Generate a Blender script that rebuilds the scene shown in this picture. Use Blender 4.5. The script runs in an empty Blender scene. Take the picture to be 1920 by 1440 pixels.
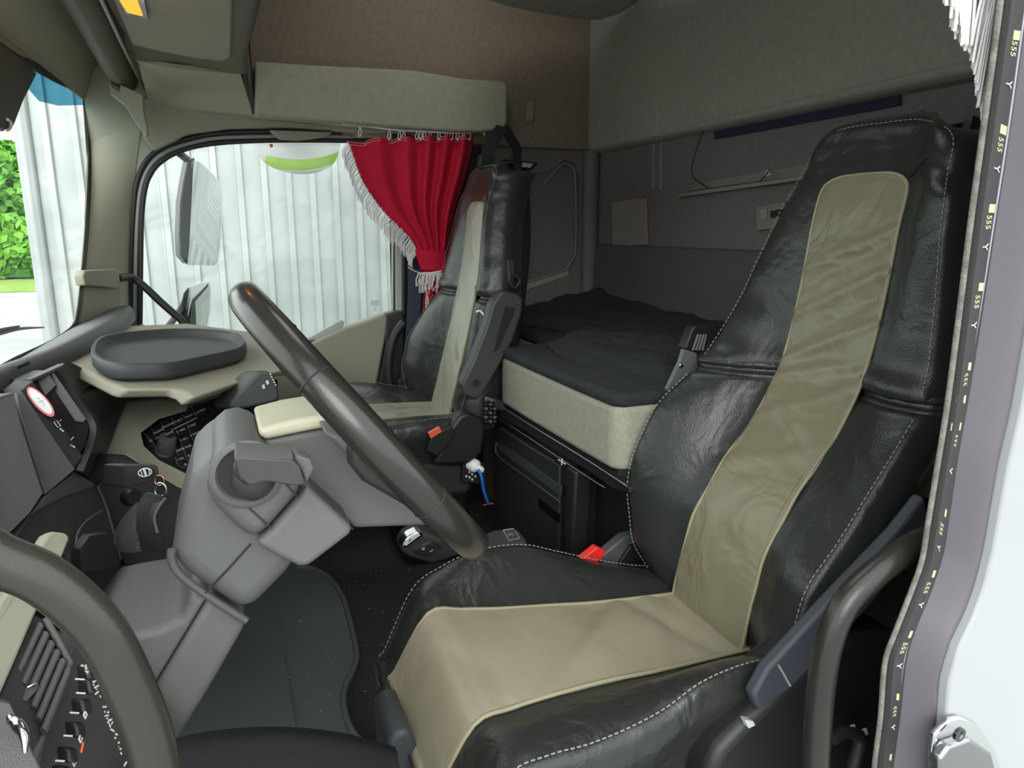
import bpy, bmesh, math, random
from mathutils import Vector as V, Matrix, noise
from mathutils.geometry import tessellate_polygon
random.seed(7)
SC = bpy.context.scene
COL = SC.collection
# ------------------------------------------------------------------ camera
FPX = 1332.0
PITCH = math.radians(12.3); YAW = math.radians(22.3)
CAM = V((-0.55, 0.0, 1.12))
_c, _s, _cp, _sp = math.cos(YAW), math.sin(YAW), math.cos(PITCH), math.sin(PITCH)
FW = V((_c*_cp, -_s*_cp, -_sp)); RT = V((-_s, -_c, 0)); UP = V((_c*_sp, -_s*_sp, _cp))
cd = bpy.data.cameras.new('camera'); cam = bpy.data.objects.new('camera', cd); COL.objects.link(cam)
cd.sensor_width = 36; cd.lens = FPX/1920*36; cd.clip_start = 0.02; cd.clip_end = 300
m = Matrix((RT, UP, -FW)).transposed().to_4x4(); m.translation = CAM
cam.matrix_world = m
SC.camera = cam
# ------------------------------------------------------------------ exposure, sky, sun
SC.view_settings.view_transform = 'Standard'; SC.view_settings.look = 'None'
SC.view_settings.gamma = 1; SC.view_settings.use_curve_mapping = False
SC.view_settings.exposure = 0.0
w = bpy.data.worlds.new('overcast_sky'); SC.world = w; w.use_nodes = True
nt = w.node_tree; nt.nodes.clear()
wo = nt.nodes.new('ShaderNodeOutputWorld'); bg = nt.nodes.new('ShaderNodeBackground')
tc = nt.nodes.new('ShaderNodeTexCoord'); sep = nt.nodes.new('ShaderNodeSeparateXYZ'); cr = nt.nodes.new('ShaderNodeValToRGB')
nt.links.new(tc.outputs['Generated'], sep.inputs[0]); nt.links.new(sep.outputs['Z'], cr.inputs[0])
cr.color_ramp.elements[0].position = 0.0; cr.color_ramp.elements[0].color = (0.80, 0.86, 0.86, 1)
cr.color_ramp.elements[1].position = 0.7; cr.color_ramp.elements[1].color = (0.95, 0.99, 1.0, 1)
nt.links.new(cr.outputs[0], bg.inputs[0]); nt.links.new(bg.outputs[0], wo.inputs[0])
bg.inputs[1].default_value = 3.1
sd = bpy.data.lights.new('veiled_sun', 'SUN'); sun = bpy.data.objects.new('veiled_sun', sd); COL.objects.link(sun)
sd.energy = 2.0; sd.angle = math.radians(35); sd.color = (1, 0.98, 0.94)
sun.rotation_euler = V((0.85, -0.32, -0.48)).to_track_quat('-Z', 'Y').to_euler()

# ------------------------------------------------------------------ helpers
AX = {'x': 0, 'y': 1, 'z': 2}
def ray(u, v): return FW + RT*((u-960)/FPX) - UP*((v-720)/FPX)
def px(u, v, ax, val):
    r = ray(u, v); i = AX[ax]; t = (val-CAM[i])/r[i]; return CAM + r*t
def pd(u, v, d): return CAM + ray(u, v)*d
def PX(l, ax, val): return [px(u, v, ax, val) for u, v in l]
def PD(l): return [pd(u, v, d) for u, v, d in l]
def root_loc(o):
    l = V((0, 0, 0))
    while o is not None: l = l + o.location; o = o.parent
    return l
def link(name, me, mat, parent=None, smooth=True, sharp=40):
    o = bpy.data.objects.new(name, me); COL.objects.link(o)
    if mat: me.materials.append(mat)
    if parent:
        off = root_loc(parent); me.transform(Matrix.Translation(-off)); o.parent = parent
    if smooth:
        for p in me.polygons: p.use_smooth = True
        me.set_sharp_from_angle(angle=math.radians(sharp))
    return o
def tag(o, label=None, cat=None, group=None, kind=None):
    if label: o['label'] = label
    if cat: o['category'] = cat
    if group: o['group'] = group
    if kind: o['kind'] = kind
    return o
def struct(o): o['kind'] = 'structure'; return o
def thing(name, label, cat, loc=(0, 0, 0), group=None):
    o = bpy.data.objects.new(name, None); COL.objects.link(o); o.location = loc; o.empty_display_size = .05
    return tag(o, label, cat, group)
def bev(o, w, seg=3, ang=35):
    if w > 0:
        b = o.modifiers.new('b', 'BEVEL'); b.width = w; b.segments = seg; b.limit_method = 'ANGLE'; b.angle_limit = math.radians(ang)
        b.harden_normals = False; b.use_clamp_overlap = True
    return o
def sub(o, n=2):
    s_ = o.modifiers.new('s', 'SUBSURF'); s_.levels = n; s_.render_levels = n; return o
def cr_pts(P, n=6, cyc=False):
    P = [V(p) for p in P]
    if len(P) < 3 and not cyc: return [P[0].lerp(P[-1], i/n) for i in range(n+1)]
    out = []; N = len(P); rng = N if cyc else N-1
    for i in range(rng):
        p1, p2 = P[i], P[(i+1) % N]
        p0 = P[(i-1) % N] if (cyc or i > 0) else p1*2-p2
        p3 = P[(i+2) % N] if (cyc or i+2 < N) else p2*2-p1
        for k in range(n):
            t = k/n
            out.append(0.5*((2*p1)+(p2-p0)*t+(2*p0-5*p1+4*p2-p3)*t*t+(3*p1-p0-3*p2+p3)*t**3))
    if not cyc: out.append(P[-1])
    return out
def plate(name, outline, ext, mat, parent=None, holes=(), bevel=0, seg=3, sharp=40):
    ext = V(ext); loops = [[V(p) for p in outline]]+[[V(p) for p in h] for h in holes]
    allp = [p for l in loops for p in l]; n = len(allp)
    tris = tessellate_polygon(loops)
    bm = bmesh.new()
    a = [bm.verts.new(p) for p in allp]; b = [bm.verts.new(p+ext) for p in allp]
    def f(vs):
        try: bm.faces.new(vs)
        except ValueError: pass
    if not holes:
        f(a); f(b[::-1])
    else:
        for t in tris: f([a[i] for i in t]); f([b[i] for i in reversed(t)])
    k = 0
    for l in loops:
        m_ = len(l)
        for i in range(m_): f([a[k+i], a[k+(i+1) % m_], b[k+(i+1) % m_], b[k+i]])
        k += m_
    bmesh.ops.recalc_face_normals(bm, faces=bm.faces)
    me = bpy.data.meshes.new(name); bm.to_mesh(me); bm.free()
    o = link(name, me, mat, parent, sharp=sharp)
    return bev(o, bevel, seg)
def tube_bm(bm, P, r, cyc=False, ns=10, flat=None):
    """r: number or list; flat=(vec, factor) flattens the section along vec"""
    P = [V(p) for p in P]; N = len(P); rings = []
    R = r if isinstance(r, (list, tuple)) else [r]*N
    t0 = (P[1]-P[0]).normalized(); nrm = t0.orthogonal().normalized()
    for i in range(N):
        if cyc: t = (P[(i+1) % N]-P[i-1])
        else: t = P[min(i+1, N-1)]-P[max(i-1, 0)]
        if t.length < 1e-9: t = t0
        t.normalize(); nrm = (nrm-t*nrm.dot(t))
        nrm = nrm.normalized() if nrm.length > 1e-6 else t.orthogonal().normalized()
        bn = t.cross(nrm); ring = []
        for k in range(ns):
            a = 2*math.pi*k/ns; d = (nrm*math.cos(a)+bn*math.sin(a))*R[i]
            if flat is not None:
                fv = V(flat[0]).normalized(); d = d - fv*d.dot(fv)*(1-flat[1])
            ring.append(bm.verts.new(P[i]+d))
        rings.append(ring)
    for i in range(N if cyc else N-1):
        A, B = rings[i], rings[(i+1) % N]
        for k in range(ns): bm.faces.new([A[k], A[(k+1) % ns], B[(k+1) % ns], B[k]])
    if not cyc:
        bm.faces.new(rings[0][::-1]); bm.faces.new(rings[-1])
def tube(name, P, r, mat, parent=None, cyc=False, n=6, ns=12, flat=None, cr=True):
    Q_ = cr_pts(P, n, cyc) if cr else [V(p) for p in P]
    if isinstance(r, (list, tuple)):
        rr = []; m_ = len(Q_)
        for i in range(m_):
            f = i/(m_-1)*(len(r)-1); k = min(int(f), len(r)-2); rr.append(r[k]+(r[k+1]-r[k])*(f-k))
        r = rr
    bm = bmesh.new(); tube_bm(bm, Q_, r, cyc, ns, flat)
    bmesh.ops.recalc_face_normals(bm, faces=bm.faces)
    me = bpy.data.meshes.new(name); bm.to_mesh(me); bm.free()
    return link(name, me, mat, parent, sharp=60)
def stitches(name, P, mat, parent, seg=.006, gap=.004, r=.0011, n=10):
    Q_ = cr_pts(P, n); bm = bmesh.new(); acc = []; L = [0]
    for i in range(1, len(Q_)): L.append(L[-1]+(Q_[i]-Q_[i-1]).length)
    def at(d):
        for i in range(1, len(L)):
            if L[i] >= d: return Q_[i-1].lerp(Q_[i], (d-L[i-1])/max(1e-9, L[i]-L[i-1]))
        return Q_[-1]
    d = 0
    while d+seg < L[-1]:
        tube_bm(bm, [at(d), at(d+seg)], r, ns=4); d += seg+gap
    me = bpy.data.meshes.new(name); bm.to_mesh(me); bm.free()
    return link(name, me, mat, parent)
def grid(name, rows, mat, parent=None, nu=6, nv=6, thick=0.0, disp=None, side=1, sharp=50):
    """rows: list of rows of control points, Catmull-Rom in both directions"""
    R1 = [cr_pts(r, nu) for r in rows]
    cols = [cr_pts([R1[i][j] for i in range(len(R1))], nv) for j in range(len(R1[0]))]
    nI = len(cols[0]); nJ = len(cols)
    Pg = [[cols[j][i] for j in range(nJ)] for i in range(nI)]
    Ng = [[None]*nJ for _ in range(nI)]
    for i in range(nI):
        for j in range(nJ):
            du = Pg[i][min(j+1, nJ-1)]-Pg[i][max(j-1, 0)]; dv = Pg[min(i+1, nI-1)][j]-Pg[max(i-1, 0)][j]
            nn = du.cross(dv); Ng[i][j] = nn.normalized()*side if nn.length > 1e-12 else V((0, 0, 1))
    bm = bmesh.new(); T = [[None]*nJ for _ in range(nI)]
    for i in range(nI):
        for j in range(nJ):
            p = Pg[i][j]
            if disp: p = p+Ng[i][j]*disp(i/(nI-1), j/(nJ-1), p)
            T[i][j] = bm.verts.new(p)
    for i in range(nI-1):
        for j in range(nJ-1): bm.faces.new([T[i][j], T[i][j+1], T[i+1][j+1], T[i+1][j]])
    if thick:
        B = [[bm.verts.new(Pg[i][j]-Ng[i][j]*thick) for j in range(nJ)] for i in range(nI)]
        for i in range(nI-1):
            for j in range(nJ-1): bm.faces.new([B[i][j], B[i+1][j], B[i+1][j+1], B[i][j+1]])
        bd = [(0, j) for j in range(nJ)]+[(i, nJ-1) for i in range(1, nI)]+[(nI-1, j) for j in range(nJ-2, -1, -1)]+[(i, 0) for i in range(nI-2, 0, -1)]
        for k in range(len(bd)):
            a, b = bd[k], bd[(k+1) % len(bd)]
            bm.faces.new([T[a[0]][a[1]], T[b[0]][b[1]], B[b[0]][b[1]], B[a[0]][a[1]]])
        bmesh.ops.recalc_face_normals(bm, faces=bm.faces)
    me = bpy.data.meshes.new(name); bm.to_mesh(me); bm.free()
    return link(name, me, mat, parent, sharp=sharp)
def frame_of(p, fwd, up=(0, 0, 1)):
    z = V(fwd).normalized(); x = V(up).cross(z)
    if x.length < 1e-4: x = V((1, 0, 0))
    x.normalize(); y = z.cross(x); M = Matrix((x, y, z)).transposed().to_4x4(); M.translation = V(p); return M
def box(name, c, size, mat, parent=None, rot=None, bevel=.003, seg=3, M=None):
    bm = bmesh.new(); bmesh.ops.create_cube(bm, size=1)
    bmesh.ops.scale(bm, vec=V(size), verts=bm.verts)
    if M is None:
        M = Matrix.Translation(V(c))
        if rot: M = M @ (Matrix.Rotation(rot[2], 4, 'Z') @ Matrix.Rotation(rot[1], 4, 'Y') @ Matrix.Rotation(rot[0], 4, 'X'))
    bm.transform(M)
    me = bpy.data.meshes.new(name); bm.to_mesh(me); bm.free()
    return bev(link(name, me, mat, parent), bevel, seg)
def lathe(name, prof, mat, parent=None, M=None, ns=24, sharp=40):
    bm = bmesh.new(); rings = []
    for r, h in prof:
        if r < 1e-6: rings.append([bm.verts.new((0, 0, h))])
        else: rings.append([bm.verts.new((r*math.cos(2*math.pi*k/ns), r*math.sin(2*math.pi*k/ns), h)) for k in range(ns)])
    for A, B in zip(rings, rings[1:]):
        for k in range(ns):
            a = A[k % len(A)]; a2 = A[(k+1) % len(A)]; b = B[k % len(B)]; b2 = B[(k+1) % len(B)]
            vs = [a, a2, b2, b]; vs = [v for i, v in enumerate(vs) if v not in vs[:i]]
            if len(vs) > 2: bm.faces.new(vs)
    bmesh.ops.recalc_face_normals(bm, faces=bm.faces)
    if M: bm.transform(M)
    me = bpy.data.meshes.new(name); bm.to_mesh(me); bm.free()
    return link(name, me, mat, parent, sharp=sharp)
def text(name, s, size, M, mat, parent=None, ext=.0003):
    c = bpy.data.curves.new(name, 'FONT'); c.body = s; c.size = size; c.extrude = ext; c.align_x = 'CENTER'; c.align_y = 'CENTER'
    o = bpy.data.objects.new(name+'_tmp', c); COL.objects.link(o)
    dg = bpy.context.evaluated_depsgraph_get(); me = bpy.data.meshes.new_from_object(o.evaluated_get(dg))
    bpy.data.objects.remove(o); me.materials.clear(); me.transform(M)
    return link(name, me, mat, parent, smooth=False)
def copy_tree(o, parent=None):
    kids = [c for c in bpy.data.objects if c.parent == o]
    c = o.copy(); COL.objects.link(c)
    if parent: c.parent = parent
    for k in kids: copy_tree(k, c)
    return c

# ------------------------------------------------------------------ materials
def lin(v): v /= 255; return v/12.92 if v <= .04045 else ((v+.055)/1.055)**2.4
def rgb(h): return (lin(int(h[0:2], 16)), lin(int(h[2:4], 16)), lin(int(h[4:6], 16)), 1)
def mat(name, h, rough=.5, metal=0, bump=0, bscale=200, var=0, vscale=3, h2=None, wr=0, wscale=6, coat=0, spec=.5, trans=0, ior=1.45):
    M = bpy.data.materials.new(name); M.use_nodes = True; t = M.node_tree; b = t.nodes['Principled BSDF']
    b.inputs['Base Color'].default_value = rgb(h); b.inputs['Roughness'].default_value = rough; b.inputs['Metallic'].default_value = metal
    b.inputs['Specular IOR Level'].default_value = spec; b.inputs['Coat Weight'].default_value = coat
    b.inputs['Transmission Weight'].default_value = trans; b.inputs['IOR'].default_value = ior
    co = t.nodes.new('ShaderNodeTexCoord')
    if h2:
        n = t.nodes.new('ShaderNodeTexNoise'); n.inputs['Scale'].default_value = vscale; n.inputs['Detail'].default_value = 5
        t.links.new(co.outputs['Object'], n.inputs['Vector'])
        r = t.nodes.new('ShaderNodeValToRGB'); r.color_ramp.elements[0].position = .35; r.color_ramp.elements[1].position = .65
        r.color_ramp.elements[0].color = rgb(h); r.color_ramp.elements[1].color = rgb(h2)
        t.links.new(n.outputs['Fac'], r.inputs[0]); t.links.new(r.outputs[0], b.inputs['Base Color'])
    last = None
    if wr:
        n = t.nodes.new('ShaderNodeTexNoise'); n.inputs['Scale'].default_value = wscale; n.inputs['Detail'].default_value = 2; n.inputs['Distortion'].default_value = 1.2
        t.links.new(co.outputs['Object'], n.inputs['Vector'])
        u = t.nodes.new('ShaderNodeBump'); u.inputs['Strength'].default_value = wr; u.inputs['Distance'].default_value = .02
        t.links.new(n.outputs['Fac'], u.inputs['Height']); last = u
    if bump:
        n = t.nodes.new('ShaderNodeTexNoise'); n.inputs['Scale'].default_value = bscale; n.inputs['Detail'].default_value = 3
        t.links.new(co.outputs['Object'], n.inputs['Vector'])
        u = t.nodes.new('ShaderNodeBump'); u.inputs['Strength'].default_value = bump; u.inputs['Distance'].default_value = .002
        t.links.new(n.outputs['Fac'], u.inputs['Height'])
        if last: t.links.new(last.outputs[0], u.inputs['Normal'])
        last = u
    if last: t.links.new(last.outputs[0], b.inputs['Normal'])
    return M
def emis(name, h, s):
    M = mat(name, h); b = M.node_tree.nodes['Principled BSDF']
    b.inputs['Emission Color'].default_value = rgb(h); b.inputs['Emission Strength'].default_value = s; return M
BEIGE = mat('beige_plastic', '9b9a87', .55, bump=.25, bscale=900)
BEIGEF = mat('beige_side_fabric', '9c9988', .9, bump=.4, bscale=700, h2='959280', vscale=40)
BEIGED = mat('taupe_plastic', '8f8c7c', .6, bump=.3, bscale=800)
BROWN = mat('brown_soft_cover', '5e564a', .55, bump=.3, bscale=500)
HEAD = mat('brown_headliner_fleece', '807164', .95, bump=.5, bscale=500, h2='77695c', vscale=60)
HEADG = mat('grey_headliner_fleece', '969489', .95, bump=.5, bscale=500, h2='8c8a80', vscale=60)
DWALL = mat('dark_grey_wall_trim', '6c6866', .85, bump=.4, bscale=500, h2='656260', vscale=50)
BLK = mat('black_plastic', '2a2a2a', .45, bump=.25, bscale=900)
BLKS = mat('black_shell_plastic', '1f1f20', .42, bump=.2, bscale=700)
DGREY = mat('dark_grey_plastic', '4e4e4e', .42, bump=.35, bscale=1200)
DASH = mat('dash_grey_soft_plastic', '565654', .5, bump=.5, bscale=700)
DASHD = mat('dash_charcoal_plastic', '3a3839', .45, bump=.35, bscale=900)
GREYC = mat('column_grey_plastic', '595a59', .42, bump=.3, bscale=1000)
RUB = mat('black_rubber', '2b2c2e', .5, bump=.2, bscale=300)
RUBG = mat('grey_door_rubber', '5a565c', .45, bump=.1, bscale=200)
MAT_ = mat('rubber_mat', '6b7173', .6, bump=.9, bscale=500)
CARP = mat('black_carpet', '3b3a3a', .98, bump=1, bscale=500, h2='494746', vscale=120)
LEATH = mat('black_leather', '2b2e2c', .22, bump=.35, bscale=350, wr=.28, wscale=9)
LEATHS = mat('black_leather_creased', '2e302e', .21, bump=.35, bscale=350, wr=.35, wscale=14)
TAN = mat('olive_tan_leather', '958d7a', .26, bump=.3, bscale=350, wr=.3, wscale=6, h2='8b846f', vscale=7)
TANP = mat('olive_tan_leather_upper', '7b7660', .27, bump=.3, bscale=350, wr=.5, wscale=9)
TANQ = mat('sage_leather', '969886', .25, bump=.3, bscale=350, wr=.3, wscale=9)
PIPE = mat('piping_tan', '8f8a70', .5)
STI = mat('pale_stitching_thread', '8a8a82', .8)
WHEELM = mat('smooth_wheel_leather', '292825', .24, bump=.1, bscale=600, coat=.2)
HANDM = mat('worn_handle_leather', '33312c', .27, bump=.12, bscale=500)
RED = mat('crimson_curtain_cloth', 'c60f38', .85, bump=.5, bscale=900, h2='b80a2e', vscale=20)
WHT = mat('white_cotton_thread', 'd8d6d4', .9)
WHP = mat('white_plastic', 'e4e4e2', .4)
BEDS = mat('beige_mattress_cloth', '959484', .95, bump=.8, bscale=260, h2='8c8b7c', vscale=80)
BEDT = mat('black_quilted_topper', '232628', .9, bump=.6, bscale=350, wr=.6, wscale=14)
PAINT = mat('white_truck_paint', '9b9d9f', .25, coat=.5)
CHR = mat('chrome', 'd8dadb', .14, metal=1)
STEEL = mat('brushed_steel', '9b9c9e', .35, metal=1)
REDP = mat('red_buckle_plastic', 'e0302c', .35)
ORG = mat('orange_buckle_plastic', 'd8603e', .35)
BLU = mat('blue_cable', '1f6fd0', .4)
BELT = mat('slate_seat_belt_webbing', '34374a', .7, bump=.5, bscale=800)
BELTK = mat('black_belt_webbing', '25262b', .7, bump=.5, bscale=800)
GLY = mat('pale_key_print', 'c4c6c4', .5)
GREYP = mat('light_grey_sill_plastic', '9fa5a5', .4)
SEALG = mat('grey_glass_run', '8d8d88', .35)
PAPER = mat('taupe_cloth_patch', '857c76', .9)
def glass(name, tint=(1, 1, 1, 1), k=.35):
    M = bpy.data.materials.new(name); M.use_nodes = True; t = M.node_tree; t.nodes.clear()
    o = t.nodes.new('ShaderNodeOutputMaterial'); a = t.nodes.new('ShaderNodeBsdfTransparent'); g = t.nodes.new('ShaderNodeBsdfGlossy')
    x = t.nodes.new('ShaderNodeMixShader'); f = t.nodes.new('ShaderNodeLayerWeight'); f.inputs[0].default_value = .5
    p = t.nodes.new('ShaderNodeMath'); p.operation = 'POWER'; p.inputs[1].default_value = 5; q = t.nodes.new('ShaderNodeMath'); q.operation = 'MULTIPLY_ADD'; q.inputs[1].default_value = k; q.inputs[2].default_value = .015
    a.inputs[0].default_value = tint; g.inputs['Roughness'].default_value = .02
    t.links.new(f.outputs['Facing'], p.inputs[0]); t.links.new(p.outputs[0], q.inputs[0]); t.links.new(q.outputs[0], x.inputs[0])
    t.links.new(a.outputs[0], x.inputs[1]); t.links.new(g.outputs[0], x.inputs[2]); t.links.new(x.outputs[0], o.inputs[0])
    return M
GLASS = glass('clear_glass', (.96, .98, .97, 1)); TINT = glass('blue_tinted_glass', (.30, .55, .66, 1), .05); LENS = mat('lamp_lens', 'b9b9b4', .15, coat=.5)
AMB = emis('amber_lit_lens', 'ff9a30', 1.6)

# ================================================================== SETTING
W = 2.16
# ---- outside
def outside():
    o = plate('ground', [V((-60, 60, -1.4)), V((80, 60, -1.4)), V((80, -60, -1.4)), V((-60, -60, -1.4))], (0, 0, -.05), mat('grey_asphalt', '8f9190', .9, bump=.4, bscale=20, h2='a3a4a1', vscale=.6)); struct(o)
    gm = mat('grass_green', '7d9a3e', .95, bump=1, bscale=6, h2='668730', vscale=1.5)
    o = plate('grass_verge', [V((34, 4, -1.395)), V((42, 4, -1.395)), V((42, 40, -1.395)), V((34, 40, -1.395))], (0, 0, .03), gm); tag(o, 'strip of mown grass between the road and the hedge', 'grass')
    o['kind'] = 'stuff'
    def leafy(name, blobs, c1, c2, lab, cat, n, sz, seed):
        rnd = random.Random(seed); bm = bmesh.new()
        for (c, rad) in blobs:
            for _ in range(n):
                d = V((rnd.gauss(0, 1), rnd.gauss(0, 1), rnd.gauss(0, 1))).normalized()
                p = V(c)+V((d.x*rad[0], d.y*rad[1], d.z*rad[2]))*rnd.uniform(.75, 1.03)
                a = V((rnd.uniform(-1, 1), rnd.uniform(-1, 1), rnd.uniform(-1, 1))).normalized()*sz*rnd.uniform(.6, 1.2)
                b = a.cross(V((rnd.uniform(-1, 1), rnd.uniform(-1, 1), rnd.uniform(-1, 1)))).normalized()*sz*.6
                q = [bm.verts.new(p+a), bm.verts.new(p+b), bm.verts.new(p-a), bm.verts.new(p-b)]
                bm.faces.new(q)
        me = bpy.data.meshes.new(name); bm.to_mesh(me); bm.free()
        return me, mat(name+'_leaf', c1, .7, h2=c2, vscale=1.2)
    r = thing('hedge', 'clipped bright green hedge at the far side of the road', 'hedge', (44, 12, -1.4))
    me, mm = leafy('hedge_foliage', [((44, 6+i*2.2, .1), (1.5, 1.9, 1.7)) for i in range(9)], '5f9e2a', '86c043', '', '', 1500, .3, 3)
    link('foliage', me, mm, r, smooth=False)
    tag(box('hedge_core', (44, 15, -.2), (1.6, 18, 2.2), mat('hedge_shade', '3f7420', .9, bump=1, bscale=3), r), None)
    for i, (cx, cy, s, lab) in enumerate([(50, 12.0, .95, 'tall leafy tree behind the hedge, nearest the white panel wall'), (57, 21, 1.25, 'broad leafy tree behind the hedge, beside the windscreen edge')]):
        r = thing('tree', lab, 'tree', (cx, cy, -1.4))
        tube('trunk', [(cx, cy, -1.4), (cx+.1, cy, 1), (cx, cy+.2, 3.5)], .3*s, mat('bark%d' % i, '5a4c3c', .9), r)
        me, mm = leafy('tree_foliage%d' % i, [((cx+dx*s, cy+dy*s, 3.0+dz*s), (1.9*s, 1.9*s, 1.6*s)) for dx, dy, dz in ((0, 0, 0), (.5, 1.6, .6), (-.4, -1.7, .4), (0, .4, 2.2), (.3, -1, 1.7), (0, 1.9, -1.2), (0, -1.6, -1.2))], '4f8f2a', '7cb545', '', '', 500, .38, 9+i)
        link('crown', me, mm, r, smooth=False)
    # corrugated silver panel wall of the neighbouring box body
    r = thing('corrugated_trailer', 'silver corrugated metal box trailer parked beside the passenger window', 'trailer', (4.6, 0, -1.4))
    A = px(37, 200, 'x', 4.75); A.z = 0; dirv = V((-.055, -1, 0)).normalized(); nrm = V((-1, .055, 0)).normalized()
    A = V((4.75, A.y, 0)); pitch = .155; rows = []
    bm = bmesh.new(); prof = [(0, 0), (.095, 0), (.102, .03), (.138, .03), (.145, 0)]
    L = []
    nrib = 44
    for i in range(nrib):
        for a, d in prof: L.append((i*pitch+a, d))
    L.append((nrib*pitch, 0))
    zs = [-.35+k*.12 for k in range(33)]; vs = []
    for z in zs:
        row = []
        for a, d in L:
            p = A+dirv*a+nrm*d; p.z = z
            dn = noise.noise(V((a*5, z*5, 1)))*.006+noise.noise(V((a*16, z*16, 4)))*.0022
            row.append(bm.verts.new(p+nrm*dn))
        vs.append(row)
    for i in range(len(zs)-1):
        for j in range(len(L)-1): bm.faces.new([vs[i][j], vs[i][j+1], vs[i+1][j+1], vs[i+1][j]])
    me = bpy.data.meshes.new('side_panel'); bm.to_mesh(me); bm.free()
    ctn = mat('dented_aluminium', 'a4a9a9', .42, metal=.35, wr=.5, wscale=2.5, h2='b4b9b8', vscale=2)
    link('side_panel', me, ctn, r, sharp=25)
    zt = 3.4
    box('front_wall', (A.x+1.22, A.y-.02, 1.5), (2.44, .04, 3.9), ctn, r)
    tube('corner_post', [A+nrm*.02+V((0, 0, -.4)), A+nrm*.02+V((0, 0, zt))], .045, ctn, r, cr=False, ns=8)
    box('underframe', (A.x+1.1, A.y-3.6, -.6), (2.0, 6.6, .5), BLK, r)
    for yy in (A.y-1.2, A.y-4.5, A.y-5.6):
        lathe('road_wheel', [(0, 0), (.25, 0), (.28, .05), (.5, .05), (.52, .1), (.52, .28), (.5, .32), (0, .32)], RUB, r, Matrix.Translation((A.x+.25, yy, -.88)) @ Matrix.Rotation(math.pi/2, 4, 'Y'))
    for i in range(0, 22):
        c = A+dirv*(i*2*pitch+.12)+nrm*.026; c.z = px(560, 514, 'x', 4.6).z
        box('bracket', c, (.006, .03, .035), bpy.data.materials.get('bracket_grey') or mat('bracket_grey', 'b0b4b4', .5), r, bevel=.002)
    c = A+dirv*14.1*pitch+nrm*.006
outside()
o = plate('grass_strip', [V((3.5, -9, -1.39)), V((3.5, .3, -1.39)), V((4.5, .3, -1.39)), V((4.5, -9, -1.39))], (0, 0, .01), bpy.data.materials['grass_green']); tag(o, 'green grass strip between the cab and the silver box trailer', 'grass'); o['kind'] = 'stuff'

# ---- cab shell, passenger side wall with its window opening
def win_out(): 
    L = [(262, 640), (263, 560), (264, 470), (266, 400), (274, 345), (292, 312), (322, 290), (360, 276), (410, 268), (480, 264), (560, 263), (660, 264), (735, 266), (741, 300), (741, 583), (640, 618), (560, 655), (460, 690), (300, 700), (262, 690)]
    return L
Wo = PX(win_out(), 'x', W)
wall = [V((W, .56, -.3)), V((W, .56, 2.3)), V((W, -.66, 2.3)), V((W, -.66, -.3))]
Wh = [px(u, v, 'x', W) for u, v in win_out()]
o = plate('wall_right', [V((W, .344, -.2)), V((W, .344, 2.5)), V((W, -.64, 2.5)), V((W, -.64, -.2))], (.07, 0, 0), BEIGE, holes=[[p for p in Wh]], bevel=0); struct(o)
win = bpy.data.objects.new('window_1', None); COL.objects.link(win); win.location = Wh[0]; struct(win)
ring = Wh[:15]
tube('outer_seal', [p+V((-.004, 0, 0)) for p in PX([(242, 700), (244, 560), (246, 470), (250, 400), (256, 345), (274, 303), (306, 276), (350, 261), (410, 250), (500, 247), (560, 247), (640, 250)], 'x', W)], .0085, RUB, win, n=5)
tube('glass_run', [p+V((-.002, 0, 0)) for p in PX([(252, 700), (253, 560), (255, 470), (258, 400), (266, 345), (284, 308), (314, 284), (356, 269), (410, 259), (500, 256), (560, 255), (660, 257)], 'x', W)], .007, SEALG, win, n=5)
tube('inner_seal', ring+[px(741, 590, 'x', W)], .0085, RUB, win, n=4)
plate('glass', Wh, (.004, 0, 0), GLASS, win).location.x += .045
# etched maker's mark on the pane
mk = [((695+dx), (562+dy)) for dx, dy in ()]
for k, (v_, wd) in enumerate([(564, .030), (567, .036), (570, .036), (573, .030), (578, .010), (582, .012)]):
    c = px(703, v_, 'x', W+.04); box('etched_line', c, (.0006, wd, .0022), mat('etch', '8a8f8e', .6) if k == 0 else bpy.data.materials['etch'], win, bevel=0)
# B pillar strip and dark inner pillar
o = plate('trim_1', PX([(741, 262), (760, 262), (760, 590), (742, 586)], 'x', W-.012), (.02, 0, 0), mat('pale_pillar_strip', 'a9afa7', .5), bevel=.004); struct(o)
o = plate('wall_right_pillar', [V((W-.01, -.635, -.2)), V((W-.01, -.635, 1.5)), V((W-.01, -.98, 1.5)), V((W-.01, -.98, -.2))], (.08, 0, 0), BLK, bevel=.01); struct(o)
# rear side wall with a deep recess
rec = [(985, 300), (1062, 293), (1078, 300), (1084, 325), (1084, 470), (1072, 500), (1050, 520), (985, 543)]
R_in = PX([(990, 340), (1045, 330), (1056, 345), (1056, 470), (1045, 492), (985, 520)], 'x', W)
R0 = PX([(985, 545), (1052, 520), (1072, 502), (1083, 475), (1084, 330), (1076, 305), (1058, 300), (1036, 318), (985, 330)], 'x', W)
o = plate('wall_right_rear', [V((W, -.97, -.2)), V((W, -.97, 1.47)), V((W, -1.52, 1.47)), V((W, -1.52, -.2))], (.02, 0, 0), DWALL, holes=[R0]); struct(o)
o = plate('wall_right_recess', [p+V((.02, .06, .03)) for p in [V((W, -.99, .78)), V((W, -.99, 1.47)), V((W, -1.5, 1.47)), V((W, -1.5, .78))]], (.02, 0, 0), DWALL); struct(o)
o = plate('trim_2', [V((W-.004, -1.15, .865)), V((W-.004, -1.37, .925)), V((W+.07, -1.37, .925)), V((W+.07, -1.15, .865))], (0, 0, .03), mat('recess_shelf_trim', '8d8a82', .6), bevel=.006); struct(o)
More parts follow.
